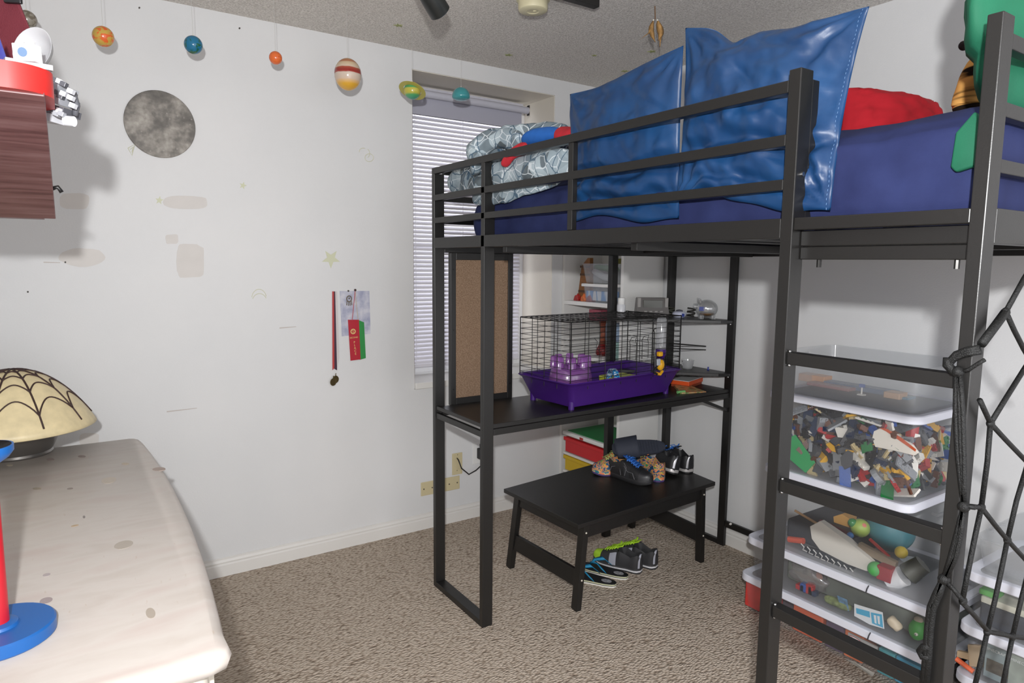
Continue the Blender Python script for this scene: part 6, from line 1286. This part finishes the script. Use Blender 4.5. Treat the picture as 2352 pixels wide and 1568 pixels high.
poly = [(XC+0.0005, y0c)]+tr+[(xr, PT.y+0.12), (xr-0.06, PT.y+0.22), (xr-0.06, YE), (XC+0.0005, YE)]
MB().loft([[(x, y, PT.z) for x, y in poly], [(x, y, PT.z+0.038) for x, y in poly]]).build('top_board', mat('board_red', 'c02a26', 0.4, var=0.08, vscale=25), cab, smooth=True, angle=35)
M_STRIP = mat('strip_metal', '9c9486', 0.35, 0.6)
for (y_, x_) in ((405, 40), (466, 64)):
    P = [at(x, y, D=1.0+0.41*(y-217)/286-0.004) for x, y in ((-20, y_-2), (x_, y_+3), (x_-2, y_+4), (-20, y_+7))]
    n = (PB-PT).cross(V((1, 0, 0))).normalized()
    MB().loft([[tuple(p) for p in P], [tuple(p+V((0, 0.008, 0.004))) for p in P]]).build('metal_strip', M_STRIP, cab)
hk = at(133, 434, D=1.30); MB().tube([(XR-0.002, hk.y, hk.z), (hk.x, hk.y, hk.z+0.004), (hk.x+0.006, hk.y, hk.z-0.006)], 0.004, 6).build('hook', mat('hook_black', '121212', 0.4), cab, smooth=True)
TZ = PT.z+0.038
# toys on the top board
dsh = thing('dish_toy', 'white and grey brick-built dish toy on the red board', 'toy', tuple(V((-2.79, PT.y+0.10, TZ))))
c0 = at(80, 112, D=1.10); M_DISH = mat('dish_grey', 'b4b6b8', 0.4)
ax = (CAMLOC-c0).normalized()*0.6+V((-0.75, -0.2, 0.35)); ax.normalize()
MD = ax.to_track_quat('Z', 'Y').to_matrix().to_4x4(); MD.translation = c0+V((0.0, 0.012, 0.0))
MB().lathe([(0.002, -0.012), (0.016, -0.009), (0.028, -0.003), (0.036, 0.006), (0.0375, 0.006), (0.029, -0.006), (0.016, -0.012), (0.002, -0.015)], 32, MD, False, False).build('dish', M_DISH, dsh, smooth=True, angle=50)
bq = at(63, 123, D=1.04); MB().cbox((0, 0, 0), (0.03, 0.024, 0.026), Tm(tuple(bq), (0.1, 0, -0.5))).build('brick', mat('brick_white_bright', 'e6e6e8', 0.35), dsh, bevel=0.001)
MB().lathe([(0.001, 0), (0.007, 0), (0.007, 0.0008), (0.001, 0.0008)], 16, Tm(tuple(bq), (0.1, 0, -0.5)) @ Tm((0, -0.0122, 0), (math.pi/2, 0, 0))).build('round_print', mat('print_blue', '6b86a8', 0.4), dsh)
for dx in (-0.008, 0.008): MB().cyl((0, 0, 0), (0, 0, 0.004), 0.0048, None, 10).build('stud', mat('brick_white_bright', 'e6e6e8', 0.35), dsh, local=True).matrix_local = Matrix.Translation(-dsh.location) @ Tm(tuple(bq), (0.1, 0, -0.5)) @ Tm((dx, 0, 0.013))
MB().bar(bq+V((-0.03, 0.0, -0.016)), bq+V((0.03, 0.012, -0.016)), 0.02, 0.008).build('arm', M_DISH, dsh); MB().bar(V((bq.x, bq.y+0.008, TZ)), V((bq.x, bq.y+0.008, bq.z-0.012)), 0.014, 0.014, (0, 1, 0)).build('support', M_DISH, dsh)
bt = [at(-12, 20, D=1.03), at(22, 118, D=1.03), at(8, 128, D=1.03), at(-30, 60, D=1.03)]
tag(MB().loft([[tuple(p) for p in bt], [tuple(p+V((0.0, 0.02, 0.0))) for p in bt]]).build('blue_toy', clear('blue_clear_toy', (0.25, 0.3, 0.9), 0.45, 0.2, (0.08, 0.1, 0.7)), bevel=0.004), 'glossy translucent blue toy blade beside the dish toy', 'toy')
bpy.data.objects['blue_toy'].location.z = min(bpy.data.objects['blue_toy'].location.z, TZ+0.0005)
mbg = thing('nylon_bag', 'maroon nylon bag standing on the red board', 'bag', tuple(V((-2.9, PT.y+0.2, TZ))))
bp_ = [at(-60, 140, D=1.17), at(88, 108, D=1.17), at(80, 88, D=1.17), at(46, 2, D=1.17), at(30, -40, D=1.17), at(-60, -60, D=1.17)]
bp_[0].z = TZ; bp_[1].z = TZ
MB().loft([[tuple(p) for p in bp_], [tuple(p+V((-0.01, 0.09, 0))) for p in bp_]]).build('body', mat('nylon_maroon', '5e1a26', 0.75, bump=0.2, bscale=500), mbg, bevel=0.008)
bk_ = at(30, 1, D=1.165); MB().cbox((0, 0, 0), (0.028, 0.008, 0.010), Tm(tuple(bk_), (0, 0, -0.4))).build('buckle', mat('buckle_black', '17171a', 0.4), mbg, bevel=0.002)
# brick-built grey ship resting in the cabinet and sticking out
shp_ = thing('brick_ship', 'grey brick-built spaceship sticking out of the wall cabinet', 'toy', tuple(V((-2.80, PT.y+0.16, PB.z+0.05))))
SD = 1.13
M_LG = mat('ship_lightgrey', '9a9ca2', 0.4); M_DG = mat('ship_darkgrey', '55565c', 0.4); M_WG = mat('ship_white', 'd4d5da', 0.4)
def plank(a, b, h, d, m, nm='plate'):
    A, B = at(*a, D=SD), at(*b, D=SD); MB().bar(A, B, d, h).build(nm, m, shp_, bevel=0.0008)
k_ = SD/FPX
plank((60, 172), (156, 212), 20*k_, 0.05, M_LG); plank((60, 205), (160, 238), 20*k_, 0.05, M_LG); plank((70, 190), (150, 222), 12*k_, 0.035, M_DG); plank((70, 232), (166, 262), 16*k_, 0.045, M_DG)
plank((110, 182), (152, 200), 8*k_, 0.02, M_WG); plank((70, 250), (150, 262), 10*k_, 0.03, M_WG); plank((90, 268), (135, 275), 18*k_, 0.04, M_WG)
for (x, y, c) in ((128, 185, M_DG), (138, 188, M_WG), (147, 194, M_DG), (163, 210, M_WG), (163, 225, M_WG), (168, 243, M_WG), (140, 222, M_DG), (147, 216, M_WG), (134, 214, M_DG), (138, 255, M_WG), (142, 262, M_LG), (131, 262, M_LG)):
    MB().cbox((0, 0, 0), (0.009, 0.012, 0.008), Tm(tuple(at(x, y, D=SD-0.02)), (0, 0.4, -0.4))).build('brick', c, shp_, bevel=0.0008)
MB().tube([at(150, 277, D=SD-0.01), at(170, 279, D=SD-0.01)], 0.0085, 14).build('engine', M_WG, shp_, smooth=True, angle=40)
MB().tube([at(168, 212, D=SD), at(175, 243, D=SD), at(172, 266, D=SD)], [0.005, 0.006, 0.004], 8).build('nose', M_DG, shp_, smooth=True)
MB().bar(V((-2.85, PT.y+0.2, PB.z+th)), V((-2.85, PT.y+0.2, at(100, 240, D=SD).z)), 0.03, 0.03, (0, 1, 0)).build('stand', M_DG, shp_)
# ------------------------------------------------------------------ ceiling things
tl = thing('track_light', 'black track light bar with one spot head on the ceiling', 'track light', (-1.6, -1.0, HC))
MB().box(-2.3, -0.945, -1.018, -0.985, HC-0.034, HC).build('track_bar', M_BLK, tl, bevel=0.002)
h0, h1 = at(968, -40, D=2.16), at(1011, 29, D=2.24); d_ = (h1-h0).normalized()
MB().tube([h0-d_*0.02, h0, h1-d_*0.02, h1], [0.026, 0.033, 0.037, 0.037], 20).build('spot_head', mat('spot_black', '1d2020', 0.35), tl, smooth=True, angle=35)
MB().tube([h1, h1+d_*0.005], [0.030, 0.028], 20).build('lens', mat('spot_lens', 'b9bcc2', 0.1, 0.6), tl, smooth=True, angle=35)
MB().tube([h0+d_*0.03, V((h0.x, -1.0, HC-0.07)), V((h0.x, -1.0, HC-0.03))], 0.008, 8).build('stem', M_BLK, tl, smooth=True)
sdp = at(1224, 27, Z=2.392)
smk = thing('smoke_detector', 'round cream smoke detector on the ceiling', 'smoke detector', (sdp.x, sdp.y, 2.392))
MB().lathe([(0.002, 0.003), (0.022, 0.002), (0.024, 0.0), (0.052, 0.001), (0.056, 0.004), (0.058, 0.012), (0.058, 0.04), (0.066, 0.042), (0.066, 0.048)], 36).build('body', mat('detector_cream', 'd0c8a6', 0.45), smk, local=True, smooth=True, angle=35)
MB().sphere((0.006, -0.004, 0.003), (0.008, 0.008, 0.0035), 12, 8).build('button', mat('detector_cream', 'd0c8a6', 0.45), smk, local=True, smooth=True)
dcx = thing('feather_charm', 'brown feather charm hanging on a string from the ceiling', 'charm', tuple(at(1505, 60, Y=-1.08)))
f0 = at(1505, 44, Y=-1.08); M_FE = mat('feather_brown', 'a07a48', 0.8, var=0.35, vscale=60); M_CO = mat('cord_brown', '6e5238', 0.8)
MB().tube([V((f0.x, f0.y, HC)), at(1504, 5, Y=-1.08), f0], 0.0022, 6).build('string', M_CO, dcx)
MB().tube([at(1504, -4, Y=-1.08)+V((0.006*math.cos(k), 0, 0.008*math.sin(k))) for k in [i*math.pi/6 for i in range(12)]], 0.0014, 5, closed=True).build('loop', M_CO, dcx)
for (x, y) in ((1501, 46), (1510, 46)): MB().sphere(at(x, y, Y=-1.08), 0.0035, 8, 6).build('bead', mat('bead_white', 'd8d2c4', 0.4), dcx)
def feather(pts, w_):
    P = [at(x, y, Y=-1.08) for x, y in pts]; mb = MB(); n = 9; L_, R_ = [], []
    for i in range(n):
        t = i/(n-1)*(len(P)-1); k = min(int(t), len(P)-2); t -= k; p = P[k].lerp(P[k+1], t); e = i/(n-1); ww = w_*(math.sin(math.pi*min(1, e*1.05+0.03))**0.7)*(1-0.35*e)
        L_.append(p+CR*(-ww)); R_.append(p+CR*ww)
    mb.loft([[tuple(a), tuple((a+b)/2+V((0, -0.003, 0))), tuple(b), tuple((a+b)/2+V((0, 0.002, 0)))] for a, b in zip(L_, R_)]); mb.build('feather', M_FE, dcx, smooth=True)
feather([(1500, 48), (1495, 66), (1499, 84), (1505, 97)], 0.013); feather([(1511, 48), (1516, 66), (1518, 80), (1512, 94)], 0.017); feather([(1497, 60), (1490, 76), (1468, 92)], 0.004); feather([(1514, 60), (1518, 82), (1515, 108)], 0.006)
